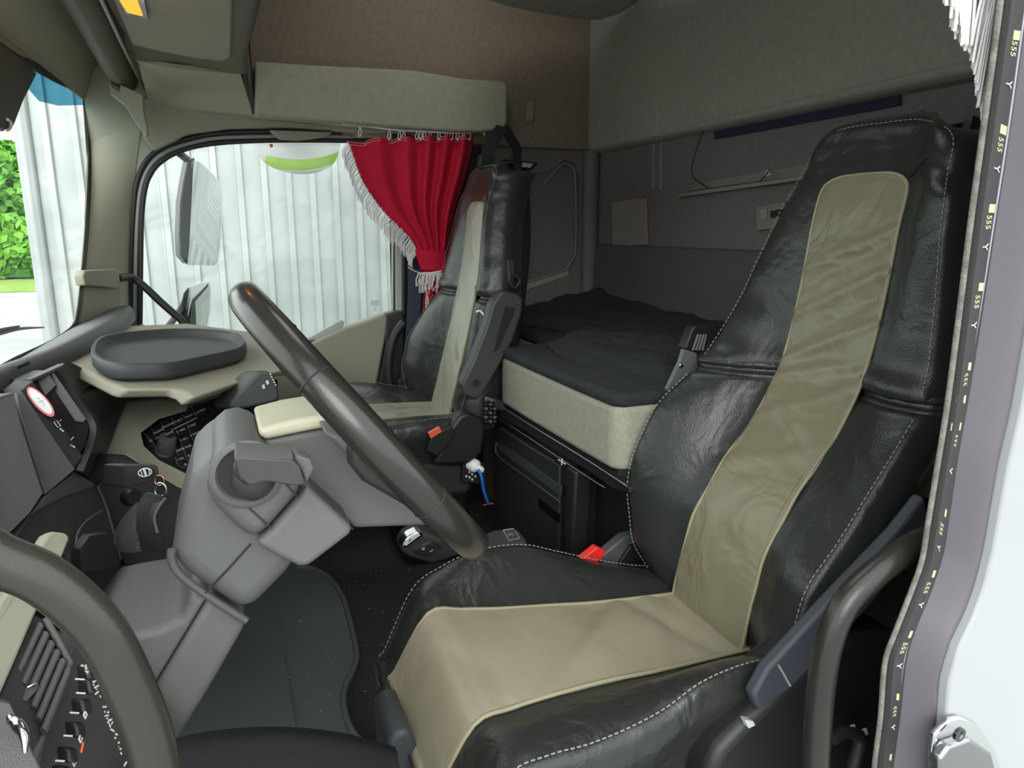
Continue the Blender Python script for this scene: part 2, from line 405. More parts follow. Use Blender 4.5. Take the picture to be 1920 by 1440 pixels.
tube('trim_3', PX([(985, 530), (1055, 508), (1070, 490), (1079, 465), (1079, 335), (1070, 312), (1056, 307), (1040, 322), (1020, 345)], 'x', W-.003), .005, mat('recess_edge', '75726e', .7)); struct(bpy.data.objects['trim_3'])
# reading lamp on the rear side wall
r = thing('wall_reading_lamp', 'slim dark reading lamp on the side wall behind passenger headrest', 'lamp', px(975, 307, 'x', W))
plate('housing', PX([(935, 304), (950, 298), (1009, 305), (1000, 318), (945, 318)], 'x', W-.012), (.014, 0, 0), BLK, r, bevel=.004)
plate('lens', PX([(946, 302), (968, 302), (970, 312), (950, 313)], 'x', W-.016), (.005, 0, 0), LENS, r, bevel=.002)
plate('lens', PX([(980, 304), (1001, 307), (994, 315), (979, 314)], 'x', W-.016), (.005, 0, 0), LENS, r, bevel=.002)
# back wall
YB = -1.48
o = plate('wall_back', [V((-.02, YB, -.2)), V((W+.03, YB, -.2)), V((W+.03, YB, 1.46)), V((-.02, YB, 1.46))], (0, -.04, 0), DWALL); struct(o)
tube('trim_4', [V((W-.03, YB+.03, .45)), V((W-.03, YB+.03, 1.43))], .032, DWALL, cr=False, ns=16); struct(bpy.data.objects['trim_4'])
# lower padded section and pressed ribs, ledge
o = grid('trim_5', [[V((2.13, YB+.004, 1.06)), V((1.4, YB+.004, 1.06)), V((.4, YB+.004, 1.06))], [V((2.13, YB+.02, 1.03)), V((1.4, YB+.025, 1.03)), V((.4, YB+.02, 1.03))], [V((2.13, YB+.03, .8)), V((1.4, YB+.035, .8)), V((.4, YB+.03, .8))], [V((2.13, YB+.03, .5)), V((1.4, YB+.03, .5)), V((.4, YB+.03, .5))]], mat('darker_back_cloth', '505152', .95, bump=.5, bscale=500), thick=.01, side=-1); struct(o)
for nm, u in (('trim_6', 1227), ('trim_7', 1241)):
    a, b = px(u, 235, 'y', YB+.002), px(u-2, 355, 'y', YB+.002)
    o = tube(nm, [a, b], .006, bpy.data.materials['recess_edge'], cr=False, ns=10); struct(o)
a, b = px(1232, 150, 'y', -1.425), px(1232, 256, 'y', -1.425)
o = tube('trim_8', [a, b], .008, HEADG, cr=False, ns=10); struct(o)
r = thing('wall_ledge', 'narrow grey moulded ledge running across the dark back wall', 'ledge', px(1380, 355, 'y', YB))
L0 = px(1272, 364, 'y', YB); L1 = V((.4, YB, L0.z+.045))
plate('ledge_board', [V((L0.x, YB+.0, 1.235)), V((L0.x-.06, YB+.03, 1.237)), V((.3, YB+.03, 1.285)), V((.3, YB+.0, 1.285))], (0, 0, -.012), mat('ledge_grey', '85827c', .8), r, bevel=.003)
plate('ledge_back', [V((L0.x-.06, YB+.002, 1.245)), V((L0.x-.16, YB+.004, 1.272)), V((.3, YB+.004, 1.315)), V((.3, YB+.002, 1.28))], (0, .006, 0), mat('ledge_grey2', '75726e', .8), r, bevel=.002)
o = tube('hanging_cord', PX([(1321, 236), (1312, 262), (1300, 300), (1297, 320), (1302, 335), (1314, 343), (1326, 352)], 'y', YB+.035), .0022, BLK, n=6); tag(o, 'thin black cord hanging from the headliner down to the wall ledge', 'cord')
o = plate('dark_fastening_strip', PX([(1340, 246), (1690, 177), (1690, 198), (1341, 262)], 'y', YB+.004), (0, .004, 0), mat('navy_hook_strip', '25263a', .9, bump=.4, bscale=500), bevel=.001); tag(o, 'long navy hook and loop strip just below the headliner edge', 'strip')
o = plate('cloth_patch', PX([(1148, 380), (1180, 374), (1213, 372), (1216, 458), (1185, 461), (1150, 459)], 'y', YB+.004), (0, .005, 0), PAPER, bevel=.002); tag(o, 'taupe square patch stuck on the dark back wall above the bunk', 'patch')
r = thing('wall_control_panel', 'small grey switch panel on the back wall beside the driver seat back', 'control panel', px(1440, 410, 'y', YB))
plate('panel', PX([(1423, 388), (1475, 378), (1475, 428), (1424, 432)], 'y', YB+.002), (0, .012, 0), mat('switch_grey', '7a7771', .6), r, bevel=.003)
plate('button', PX([(1427, 393), (1440, 391), (1440, 411), (1427, 412)], 'y', YB+.014), (0, .004, 0), mat('switch_grey2', '8a867f', .6), r, bevel=.001)
plate('display', PX([(1445, 396), (1470, 391), (1470, 405), (1446, 409)], 'y', YB+.0145), (0, .002, 0), BLKS, r)
r = thing('tied_string', 'little knotted wire tied over the ledge beside driver seat back', 'string', px(1433, 335, 'y', YB+.04))
tube('loop', PX([(1425, 341), (1432, 332), (1440, 324), (1445, 316)], 'y', YB+.036), .0016, BLK, r)
tube('tail', PX([(1434, 330), (1438, 319), (1443, 324), (1437, 330), (1446, 326)], 'y', YB+.036), .001, WHT, r)

# headliner: side and back upper walls overhang the lower walls
YS = (-.16, -.55, -.66, -.74, -1.1, -1.44); ZB = (1.51, 1.51, 1.50, 1.465, 1.455, 1.455)
o = grid('wall_right_headliner', [[V((W-.01, y, 2.6)) for y in YS], [V((W-.02, y, 2.0)) for y in YS], [V((W-.02, y, z+.05)) for y, z in zip(YS, ZB)], [V((W-.01, y, z)) for y, z in zip(YS, ZB)], [V((W+.05, y, z-.005)) for y, z in zip(YS, ZB)]], HEAD, thick=.02); struct(o)
yH = -1.43
rows = []
for z, dy in ((2.6, 0), (2.2, 0), (1.9, 0), (1.6, 0), (1.46, -.004), (1.436, -.014), (1.430, -.05)):
    rows.append([V((W-.018, yH-.12+dy, z)), V((W-.024, yH-.03+dy, z)), V((W-.055, yH-.004+dy, z)), V((W-.12, yH+dy, z)), V((1.5, yH+dy, z)), V((.9, yH+dy, z)), V((-.02, yH+dy, z))])
o = grid('wall_back_headliner', rows, HEADG, thick=.012); struct(o)
sm = tube('trim_9', [V((W-.026, yH-.02, 2.5)), V((W-.026, yH-.02, 1.9)), V((W-.03, yH-.016, 1.6)), V((W-.026, yH-.02, 1.43))], .003, BLK); struct(sm)
rail = tube('trim_10', [V((1.45, yH+.003, 1.443)), V((.9, yH+.004, 1.447)), V((0, yH+.004, 1.45))], .004, mat('headliner_edge', '8a887c', .8)); struct(rail)
HT = [V((.55, -.12, 2.5)), V((1.55, -.12, 2.5)), V((1.55, -.78, 2.5)), V((.55, -.78, 2.5))]  # ceiling opening for the added hatch, out of view
o = plate('ceiling', [V((-.05, .5, 2.5)), V((W+.05, .5, 2.5)), V((W+.05, -1.52, 2.5)), V((-.05, -1.52, 2.5))], (0, 0, .03), HEADG, holes=[HT]); struct(o)
o = plate('added_roof_hatch', [p+V((0, 0, .012)) for p in HT], (0, 0, .004), GLASS); struct(o)  # glazed hatch added above the view so daylight reaches the rear cab
# rounded overhead bunk pad at the top of the picture
lob = [(870, -40), (905, 3), (950, 17), (1000, 27), (1050, 36), (1085, 41), (1125, 42), (1165, 30), (1200, 8), (1230, -30)]
r = thing('upper_bunk_base', 'grey padded upper bunk underside rounding off at the top edge', 'upper bunk', (1.6, -1.2, 1.83))
pl = PX(lob, 'z', 1.83); 
plate('padded_base', pl+[V((.9, yH+.01, 1.83)), V((.2, yH+.01, 1.83)), V((.2, -.85, 1.83)), V((1.3, -.82, 1.83))], (0, 0, .12), HEADG, r, bevel=.03)
# coat hook
r = thing('coat_hook', 'small beige coat hook on the brown side headliner', 'hook', px(993, 205, 'x', W-.04))
plate('mount', PX([(986, 182), (1002, 184), (1003, 200), (985, 200)], 'x', W-.036), (.012, 0, 0), mat('hook_beige', '857a6d', .6), r, bevel=.004)
plate('hook_tab', PX([(989, 190), (1000, 186), (1002, 210), (1000, 227), (986, 228), (988, 205)], 'x', W-.052), (.012, 0, 0), bpy.data.materials['hook_beige'], r, bevel=.004)
# floor
o = plate('floor', [V((-.02, .6, -.02)), V((W, .6, -.02)), V((W, -1.5, -.02)), V((-.02, -1.5, -.02))], (0, 0, -.06), CARP); struct(o)

# ---- windscreen, A pillar, header
yW = .40
wsL = [(-200, -40), (-60, 45), (0, 88), (60, 122), (110, 150), (140, 163), (158, 176), (166, 195), (167, 300), (162, 420), (154, 520), (146, 590), (136, 618), (100, 645), (40, 675), (0, 697), (-120, 760), (-260, 830)]
def onpl(u, v, p0, n):
    r_ = ray(u, v); n = V(n); t = (p0-CAM).dot(n)/r_.dot(n); return CAM+r_*t
WN = V((.0366, 1, 0)).normalized()
def yp(x): return .4237-.0366*x
def W2(l, dy=0): return [onpl(u, v, V((0, .4237+dy, 1)), WN) for u, v in l]
far = W2([(0, 88), (60, 122), (110, 150), (140, 163), (158, 176), (166, 195), (167, 300), (162, 420), (154, 520), (146, 590), (136, 618), (100, 645), (40, 675), (0, 697)])
wsP = [V((.1, yp(.1), far[0].z))]+far+[V((.1, yp(.1), far[-1].z))]
xr = W+.03
o = plate('wall_front', [V((-.05, yp(-.05), -.2)), V((-.05, yp(-.05), 2.5)), V((xr, yp(xr), 2.5)), V((xr, yp(xr), -.2))], (0, .006, 0), BEIGE, holes=[wsP]); struct(o)
ws = bpy.data.objects.new('window_2', None); COL.objects.link(ws); ws.location = wsP[3]; struct(ws)
tube('rubber_seal', wsP, .012, RUB, ws, cyc=True, n=4, ns=10, flat=(tuple(WN), .2))
plate('glass', [p+V((0, .004, 0)) for p in wsP], (0, .003, 0), glass('thin_windscreen_glass', (.98, .99, .98, 1), .12), ws)
bb = W2([(75, 190), (110, 198), (160, 197), (162, 165)], .012)
plate('blue_sun_band', [V((.1, yp(.1)+.012, bb[2].z-.012)), V((1.2, yp(1.2)+.012, bb[2].z-.012))]+bb+[V((.1, yp(.1)+.012, 1.6))], (0, .002, 0), TINT, ws)
# A pillar cover on the passenger corner
prow = []
for z in (.55, .8, 1.05, 1.3, 1.46, 1.62):
    k = 0
    aL = {0.55: (150, 0), .8: (150, 0)}
    prow.append(z)
def pil(vL):  # picture rows: left edge (y plane) to right edge (x plane)
    rows = []
    for (uL, uR, v) in vL:
        a = onpl(uL, v, V((0, .4237-.004, 1)), WN); b = px(uR, v, 'x', W-.004)
        m1 = a.lerp(b, .35)+V((-.004, -.004, 0)); m2 = a.lerp(b, .7)+V((-.004, -.004, 0))
        rows.append([a, m1, m2, b])
    return rows
o = grid('trim_11', pil([(165, 275, 170), (171, 256, 300), (168, 247, 420), (160, 243, 520), (152, 243, 610), (150, 243, 680)]), BEIGE, thick=.01, side=-1); struct(o)
# header above windscreen (beige) from windscreen top to the overhead console
rows = []
for x in (.05, .7, 1.3, 1.8, 2.15):
    rows.append([V((x, yp(x)-.002, 1.515)), V((x, yp(x)-.012, 1.54)), V((x, .33-.01*x, 1.60)), V((x, .27, 1.66)), V((x, .2, 1.72))])
o = grid('trim_12', rows, BEIGE, thick=.01, side=-1); struct(o)
# corner between header, pillar and window top
rows = [PX([(160, 150), (215, 165), (262, 180), (330, 196)], 'x', W-.006), PX([(165, 200), (230, 225), (270, 260), (300, 268)], 'x', W-.008)]
o = plate('trim_13', PX([(262, 184), (330, 192), (430, 210), (560, 226), (660, 236), (745, 243), (745, 252), (655, 250), (560, 243), (500, 241), (432, 243), (350, 254), (322, 270), (290, 285), (270, 260)], 'x', W-.02), (.03, 0, 0), BEIGED, bevel=.006); struct(o); o.location.x -= .035
o = plate('trim_14', PX([(505, 243), (625, 247), (612, 256), (560, 262), (525, 260)], 'x', W-.07), (.04, 0, 0), BEIGED, bevel=.006); struct(o)
o = plate('trim_16', PX([(474, 213), (560, 221), (650, 230), (704, 235), (704, 239), (650, 236), (560, 228), (474, 219)], 'x', 2.06), (.03, 0, 0), BEIGE, bevel=.002); struct(o)

# ---- overhead console over windscreen, runs across the cab
r = thing('overhead_console', 'beige overhead console with a closed lid and lit amber lamp', 'overhead console', (1.9, .05, 1.5))
sec = [(.168, 1.53), (.166, 1.60), (.16, 1.75), (.16, 2.3), (-.16, 2.3), (-.155, 1.6), (-.14, 1.5), (-.125, 1.487), (0, 1.492), (.14, 1.50)]
P0 = [px(281, 186, 'y', .165), px(256, 103, 'y', .165)]
rows = [  # underside: front edge to rear edge, near to far
    [V((.0, .168, 1.60)), V((.0, .0, 1.60)), V((.0, -.10, 1.60)), V((.0, -.13, 1.62))],
    [V((1.2, .168, 1.60)), V((1.2, .0, 1.60)), V((1.2, -.10, 1.60)), V((1.2, -.13, 1.62))],
    [px(243, 70, 'z', 1.60), px(310, 85, 'z', 1.60), px(440, 95, 'z', 1.6), px(456, 92, 'z', 1.61)],
    [px(256, 108, 'z', 1.592), px(330, 116, 'z', 1.59), px(444, 130, 'z', 1.585), px(462, 130, 'z', 1.59)]]
grid('underside', rows, BROWN, r, thick=.012, side=1)
rows = [[px(256, 106, 'z', 1.592), px(330, 120, 'z', 1.578), px(449, 132, 'z', 1.585)],
        [px(262, 130, 'y', .16), px(340, 152, 'x', 2.03), px(462, 170, 'x', 2.02)],
        [px(279, 184, 'x', 2.12), px(350, 198, 'x', 2.10), px(473, 208, 'x', 2.08)],
        [px(283, 189, 'x', 2.14), px(355, 201, 'x', 2.13), px(474, 213, 'x', 2.12)]]
grid('end_panel', rows, BEIGE, r, thick=.012, side=1)
# lid with rounded corner
lidp = [px(200, -30, 'z', 1.578), px(247, 84, 'z', 1.578), px(300, 97, 'z', 1.578), px(370, 110, 'z', 1.578), px(420, 115, 'z', 1.578), px(432, 108, 'z', 1.578), px(434, 90, 'z', 1.578), px(437, 0, 'z', 1.578), V((.2, -.075, 1.578)), V((.2, .165, 1.578))]
plate('lid', lidp, (0, 0, .02), BEIGED, r, bevel=.006, seg=4)
plate('lamp_bezel', PX([(213, -25), (218, 0), (234, 28), (279, 38), (272, 15), (262, -25)], 'z', 1.574), (0, 0, .01), CHR, r, bevel=.001)
plate('amber_lens', PX([(219, -25), (223, 0), (238, 24), (268, 31), (259, 8), (254, -25)], 'z', 1.571), (0, 0, .006), AMB, r, bevel=.001)
plate('clear_lens', PX([(262, 0), (270, 0), (277, 34), (270, 32)], 'z', 1.571), (0, 0, .006), LENS, r)
al = bpy.data.lights.new('amber_bulb', 'POINT'); alo = bpy.data.objects.new('amber_bulb', al); COL.objects.link(alo)
al.energy = .35; al.color = (1, .45, .15); al.shadow_soft_size = .02; alo.location = px(240, -10, 'z', 1.56)
alo.parent = r; alo.location = alo.location - r.location
# rear face of console, dark gap side
plate('rear_face', [V((-.0, -.135, 1.61)), px(440, 0, 'y', -.135)*1.0, px(460, 125, 'x', 2.02), px(474, 213, 'x', 2.10), px(479, 214, 'x', 2.08), V((2.08, -.15, 1.75)), V((2.08, -.15, 2.3)), V((0, -.15, 2.3))], (0, .012, 0), BROWN, r)
tube('chrome_edge', [V((0, .172, 1.595)), px(190, 0, 'y', .172), px(225, 75, 'y', .172), px(252, 130, 'y', .172), px(279, 185, 'y', .17)], .004, STEEL, r, cr=False)
# roller blind cassette in front of the console
r = thing('sun_blind_cassette', 'long brown roller blind housing with beige end cap below the console', 'roller blind', px(200, 120, 'y', .22))
rows = []
for u1, v1, u2, v2 in ((110, -5, 188, -5), (150, 62, 222, 68), (206, 155, 262, 158)):
    a = px(u1, v1, 'y', .262); b = px(u2, v2, 'y', .185)
    x_ = (a.x+b.x)/2; rows.append([V((x_, .262, a.z+.015)), V((x_, .255, a.z-.012)), V((x_, .22, a.z-.026)), V((x_, .19, b.z-.012)), V((x_, .186, b.z+.03))])
r0 = [p+V((-1.25, 0, 0)) for p in rows[0]]
grid('housing', [r0]+rows, BROWN, r, thick=.01, side=-1)
plate('end_cap', PX([(204, 152), (211, 163), (224, 172), (226, 158), (268, 178), (269, 205), (277, 243), (276, 254), (268, 250), (232, 195), (207, 176)], 'x', 2.0), (.05, 0, 0), BEIGE, r, bevel=.003)
# dark rolled visor hanging in the windscreen corner
r = thing('windscreen_sun_visor', 'dark green tinted visor board hanging at windscreen upper corner', 'sun visor', px(30, 150, 'y', .36))
vis = [(-60, 20), (0, 80), (40, 108), (70, 138), (44, 190), (28, 232), (22, 244), (12, 247), (4, 240), (0, 225), (-60, 200)]
plate('visor_board', PX(vis, 'y', .335), (0, .012, 0), mat('smoked_visor', '39403c', .5, bump=.3, bscale=30), r, bevel=.003)
tube('hook', PX([(14, 224), (19, 228), (21, 235), (18, 242), (10, 246)], 'y', .33), .0025, WHP, r)

# side valance over the window
r = thing('side_valance', 'long grey beige padded valance box above the passenger window', 'valance', px(700, 180, 'x', 2.05))
val = [(478, 114), (600, 122), (700, 127), (775, 131), (830, 140), (870, 147), (944, 151), (952, 158), (952, 200), (951, 232), (944, 243), (905, 247), (860, 247), (760, 240), (660, 232), (560, 224), (478, 217)]
plate('front_panel', PX(val, 'x', 2.03), (.12, 0, 0), BEIGEF, r, bevel=.012, seg=4)
plate('bottom_light_strip', PX([(640, 229), (705, 234), (704, 238), (640, 235)], 'x', 2.05), (.03, 0, 0), LENS, r)

# ================================================================== PASSENGER DOOR CARD
r = thing('passenger_door_card', 'beige passenger door card with black rear edge', 'door panel', px(650, 700, 'x', 2.12)); 
card = [(400, 760), (440, 690), (560, 655), (592, 640), (640, 618), (690, 601), (722, 589), (728, 596), (722, 640), (712, 690), (702, 740), (700, 760)]
plate('upper_panel', PX(card, 'x', 2.10), (.05, 0, 0), BEIGED, r, bevel=.012, seg=4)
plate('rear_edge', PX([(722, 590), (740, 585), (757, 584), (760, 600), (756, 760), (700, 760), (708, 735), (722, 650)], 'x', 2.10), (.055, 0, 0), BLK, r, bevel=.008)
plate('lower_panel', [V((2.12, .1, 0)), V((2.12, .1, .72)), V((2.12, -.62, .72)), V((2.12, -.62, 0))], (.04, 0, 0), DASHD, r)
plate('sill_strip', PX([(540, 655), (590, 628), (640, 600), (647, 604), (628, 640), (592, 652)], 'x', 2.14), (.03, 0, 0), GREYP, r, bevel=.004)
tube('pull_handle', PX([(738, 780), (732, 730), (728, 690), (732, 655), (742, 625), (757, 604)], 'x', 2.03), .016, BLK, r)

# pillar grab handle on windscreen pillar
r = thing('pillar_grab_handle', 'slim black grab handle curving down from the beige windscreen pillar', 'grab handle', px(230, 520, 'x', 2.1))
pa, pb = onpl(160, 522, V((0, .4197, 1)), WN), px(243, 522, 'x', W-.004)
pn = (pb-pa).cross(V((0, 0, 1))).normalized(); pn = -pn if pn.x > 0 else pn
def onpil(u, v, l): return onpl(u, v, pa+pn*l, pn)
plate('upper_mount', [onpil(u, v, .030) for u, v in [(156, 517), (160, 507), (215, 504), (224, 508), (226, 532), (221, 541), (160, 535)]], -pn*.026, BEIGE, r, bevel=.005)
tube('grip', [onpil(221, 522, .022), px(245, 520, 'x', 2.05), px(268, 535, 'x', 2.06), px(300, 565, 'x', 2.06), px(328, 590, 'x', 2.06), px(343, 605, 'x', 2.06), px(354, 640, 'x', 2.06)], .0125, BLK, r)

# ================================================================== OUTSIDE MIRRORS
def mirror(nm, lab, outline, dep, refl, extra=None):
    r = thing(nm, lab, 'mirror', px(outline[0][0], outline[0][1], 'x', dep))
    return r
MIRM = mat('mirror_housing', '2c2f31', .4); MGL = mat('mirror_glass', 'e4e8e6', .03, metal=1); MIRW = mat('mirror_shell_white', 'dfe3e3', .3)
r = thing('wing_mirror', 'tall main wing mirror outside the passenger window', 'mirror', px(370, 400, 'x', 2.5), 'passenger side mirrors')
def onpl(u, v, p0, n):
    r_ = ray(u, v); n = V(n); t = (p0-CAM).dot(n)/r_.dot(n); return CAM+r_*t
MN = V((-.55, -.80, -.15)); MP = px(356, 400, 'x', 2.46)
sh = [(338, 480), (336, 440), (338, 380), (344, 340), (352, 300), (366, 295), (362, 340), (358, 400), (356, 460), (352, 496)]
plate('housing', PX(sh, 'x', 2.46), (.06, .02, 0), MIRM, r, bevel=.006)
gp = [(363, 300), (375, 304), (400, 328), (412, 345), (415, 370), (413, 450), (408, 490), (402, 498), (352, 497), (350, 480), (356, 440), (360, 360)]
g3 = [onpl(u, v, MP, MN) for u, v in gp]
plate('mirror_shell', [p-MN*.008 for p in g3], (.05, -.012, 0), MIRW, r, bevel=.004)
plate('mirror_glass', g3, (.004, 0, 0), MGL, r)
tube('mount_arm', [px(352, 300, 'x', 2.5), px(325, 280, 'x', 2.4), px(285, 262, 'x', 2.26)], .014, MIRM, r)
r = thing('wing_mirror', 'lower wide angle mirror outside, seen just above the tray', 'mirror', px(370, 570, 'x', 2.5), 'passenger side mirrors')
plate('housing', PX([(338, 600), (338, 575), (344, 550), (352, 540), (362, 545), (358, 600), (360, 620), (345, 620)], 'x', 2.46), (.06, .0, 0), MIRM, r, bevel=.005)
g3 = [onpl(u, v, px(356, 580, 'x', 2.46), V((-.55, -.79, -.22))) for u, v in [(358, 538), (380, 530), (390, 529), (394, 545), (393, 580), (386, 620), (352, 622), (352, 590), (356, 560)]]
plate('mirror_shell', [p-MN*.008 for p in g3], (.05, -.012, 0), MIRW, r, bevel=.004)
tube('mount_arm', [px(350, 560, 'x', 2.5), px(325, 600, 'x', 2.4), px(290, 640, 'x', 2.24)], .012, MIRM, r)
plate('mirror_glass', g3, (.004, 0, 0), MGL, r)
r = thing('kerb_mirror', 'round bottomed kerb mirror hanging above the passenger window', 'mirror', px(560, 290, 'x', 2.6))
km = [(482, 262), (484, 285), (496, 303), (520, 316), (552, 324), (586, 324), (615, 314), (630, 296), (638, 262), (638, 240), (482, 240)]
KN = V((-.62, .0, -.78)); K3 = [onpl(u, v, px(560, 324, 'x', 2.42), KN) for u, v in km]
cK = (K3[0]+K3[8])/2; Kd = cr_pts(K3, 3, True); KNn = KN.normalized(); bm = bmesh.new(); RG = []
for f in (.02, .2, .4, .6, .8, .93, 1.0): RG.append([bm.verts.new(cK+(p-cK)*f+KNn*(.032-.9*((p-cK)*f).length**2)) for p in Kd])
for A_, B_ in zip(RG, RG[1:]):
    for k in range(len(A_)): bm.faces.new([A_[k], A_[(k+1) % len(A_)], B_[(k+1) % len(A_)], B_[k]])
bm.faces.new(RG[0]); bmesh.ops.recalc_face_normals(bm, faces=bm.faces)
me = bpy.data.meshes.new('mirror_glass'); bm.to_mesh(me); bm.free(); link('mirror_glass', me, mat('convex_mirror', 'eef0ee', .04, metal=1), r, sharp=80)
plate('mirror_shell', [p-KN*.008 for p in K3], (.05, 0, .05), MIRW, r, bevel=.006)
plate('red_mark', [onpl(u, v, px(560, 324, 'x', 2.42)+KN*.04, KN) for u, v in ((505, 270), (511, 270), (512, 275), (507, 277))], KN*.001, REDP, r)
tube('mount_arm', [K3[-1].lerp(K3[-2], .5)+V((.05, 0, .04)), V((2.5, -.18, 1.75)), V((2.25, -.18, 1.85))], .012, MIRM, r)
# windscreen wiper lying at lower corner
r = thing('windscreen_wiper', 'dark wiper arm resting at the bottom of the windscreen', 'wiper', px(30, 620, 'y', .46))
tube('arm', PX([(-60, 640), (0, 624), (40, 616), (82, 614)], 'y', .47), [.006, .006, .004, .002], RUB, r)
tube('blade', PX([(-60, 634), (0, 618), (35, 612)], 'y', .465), .003, RUB, r)

# ================================================================== SEATS
def lerp(a, b, t): return a+(b-a)*t
def samp(tab, z):
    """tab rows: (z, v0, v1, ...) sorted by z; smooth interpolation"""
    if z <= tab[0][0]: return list(tab[0][1:])
    for a, b in zip(tab, tab[1:]):
        if z <= b[0]:
            t = (z-a[0])/(b[0]-a[0]); t = t*t*(3-2*t)*.35+t*.65
            return [lerp(p, q, t) for p, q in zip(a[1:], b[1:])]
    return list(tab[-1][1:])
def puff(h, e=6):
    return lambda a, b, p: h*(1-abs(2*a-1)**e)*(1-abs(2*b-1)**e)
def seatback(r, tab, zsplit, ztop, zend, ins_top, depth, mcov, mside, mins, mins2, creases, arch=.04):
    """tab: z, x_near, y_near, x_insert_near, y_insert, x_insert_far, x_far, y_far"""
    zarch = ztop-.26
    def row(z, back=0.0, lift=0.0, grow=0):
        xn, yn, i0, yi, i1, xf, yf = samp(tab, z)
        Z = z+lift
        L_ = [V((xn+.015, yn-depth, Z)), V((xn-.012, yn-depth*.55, Z)), V((xn-.004, yn-.022-back, Z)), V((xn+.012, yn-back, Z)), V((lerp(xn, i0, .5), lerp(yn, yi, .5)+.012-back, Z)), V((i0, yi-back, Z)),
                V(((i0+i1)/2, yi-.002-back, Z)), V((i1, yi-back, Z)), V((lerp(xf, i1, .5), lerp(yf, yi, .5)+.014-back, Z)), V((xf-.012, yf-back, Z)), V((xf+.004, yf-.022-back, Z)), V((xf+.012, yf-depth*.55, Z)), V((xf-.01, yf-depth, Z))]
        if z > zarch:
            k_ = ((z-zarch)/(ztop-zarch))**2
            for i_, w_ in enumerate((1.2, 1.15, 1.08, 1, .55, .15, 0, 0, .05, .2, .3, .45, .6)): L_[i_].z -= arch*w_*k_
        return L_
    z0 = tab[0][0]
    nz = 7
    zs = [z0+(zsplit-.012-z0)*k/nz for k in range(nz+1)]
    rows = [row(z0+.0, .05, -.03), row(z0, .018, -.012)]+[row(z) for z in zs[1:-1]]+[row(zsplit-.03, .0), row(zsplit-.012, .008), row(zsplit-.006, .045)]
    grid('lower_cover', rows, mcov, r, nu=4, nv=3, thick=.02, side=-1)
    zs = [zsplit+.012+(ztop-zsplit-.012)*k/9 for k in range(10)]
    rows = [row(zsplit+.002, .045), row(zsplit+.006, .008), row(zsplit+.024, -.006)]+[row(z) for z in zs[1:]]
    # roll the top back
    def toprow(f, back, lift):
        R_ = row(ztop); c = sum((p.x for p in R_))/len(R_); ymin = samp(tab, ztop)[3]-depth
        return [V((lerp(p.x, c, f), max(p.y-back, ymin-.02) if True else 0, p.z+lift)) for p in R_]
    for f, b_, l in ((.025, .006, .4), (.07, .02, .72), (.17, .045, .92), (.40, .08, 1.0), (.85, .115, .99)):
        rows.append(toprow(f, b_, (zend-ztop)*l))
    grid('upper_cover', rows, mside, r, nu=4, nv=4, thick=.02, side=-1)
    # backboard
    bz = [z0-.02, (z0+zsplit)/2, zsplit, (zsplit+ztop)/2, ztop, zend-.02]
    rows = []
    for z in bz:
        xn, yn, i0, yi, i1, xf, yf = samp(tab, z); s_ = 0 if z < ztop else .05
        yb = min(yn, yi)-depth-.01
        rows.append([V((xn+.015+s_, yn-depth+.01, z)), V((xn+.05+s_, yb-.015, z)), V(((xn+xf)/2, yb-.03, z)), V((xf-.05-s_, yb-.015, z)), V((xf-.01-s_, yf-depth+.01, z))])
    grid('backboard', rows, BLKS, r, nu=4, nv=4, thick=.012, side=1)
    # dark core between the covers
    xn, yn, i0, yi, i1, xf, yf = samp(tab, zsplit)
    for k, dz in enumerate((-.012, .0, .012)):
        R_ = row(zsplit, .018+.006*(k % 2), dz)
        tube('fold', R_[2:6], .0085, LEATHS, r, n=4, ns=8); tube('fold', R_[7:11], .0085, LEATHS, r, n=4, ns=8)
    # insert strip (raised), rounded top
    def irow(z, f=0.0):
        xn, yn, i0, yi, i1, xf, yf = samp(tab, z); c = (i0+i1)/2
        return [V((lerp(i0, c, f), yi-.004, z)), V((lerp(i0, c, f)+.008, yi+.006, z)), V((c, yi+.009, z)), V((lerp(i1, c, f)-.008, yi+.006, z)), V((lerp(i1, c, f), yi-.004, z))]
    def crease(a, b, p):
        s_ = 0
        for cz, am, sl in creases: s_ += am*math.exp(-((p.z-cz+sl*(p.x-.45))/.011)**2)
        return s_*math.sin(math.pi*min(1, max(0, b)))+.002*noise.noise(p*14)
    zs = [z0-.01+(zsplit-z0+.01)*k/6 for k in range(7)]
    grid('insert', [irow(z) for z in zs], mins, r, nu=8, nv=10, thick=.012, side=-1, disp=crease)
    zs = [zsplit+(ins_top-.03-zsplit)*k/8 for k in range(9)]
    grid('insert', [irow(z) for z in zs]+[irow(ins_top-.012, .1), irow(ins_top-.002, .35), irow(ins_top+.001, .7)], mins2, r, nu=8, nv=8, thick=.012, side=-1, disp=crease)
    L0 = [irow(z)[0]+V((0, .006, 0)) for z in [z0+(ins_top-.03-z0)*k/14 for k in range(15)]]
    L1 = [irow(z)[4]+V((0, .006, 0)) for z in [z0+(ins_top-.03-z0)*k/14 for k in range(15)]]
    mid = [irow(ins_top-.010, .12)[0], irow(ins_top, .4)[0], irow(ins_top+.002, .8)[0], irow(ins_top+.002, .8)[4], irow(ins_top, .4)[4], irow(ins_top-.010, .12)[4]]
    tube('piping', L0+[p+V((0, .006, 0)) for p in mid]+L1[::-1], .0035, PIPE, r, n=4, ns=8)
    # seams with stitches
    sn, sf = [], []
    for k in range(8):
        z = lerp(z0, zsplit-.015, k/7); R_ = row(z); sn.append(R_[3]+V((-.004, .004, 0))); sf.append(R_[9]+V((.004, .004, 0)))
    stitches('stitching', sn, STI, r); stitches('stitching', sf, STI, r)
    sn, sf = [], []
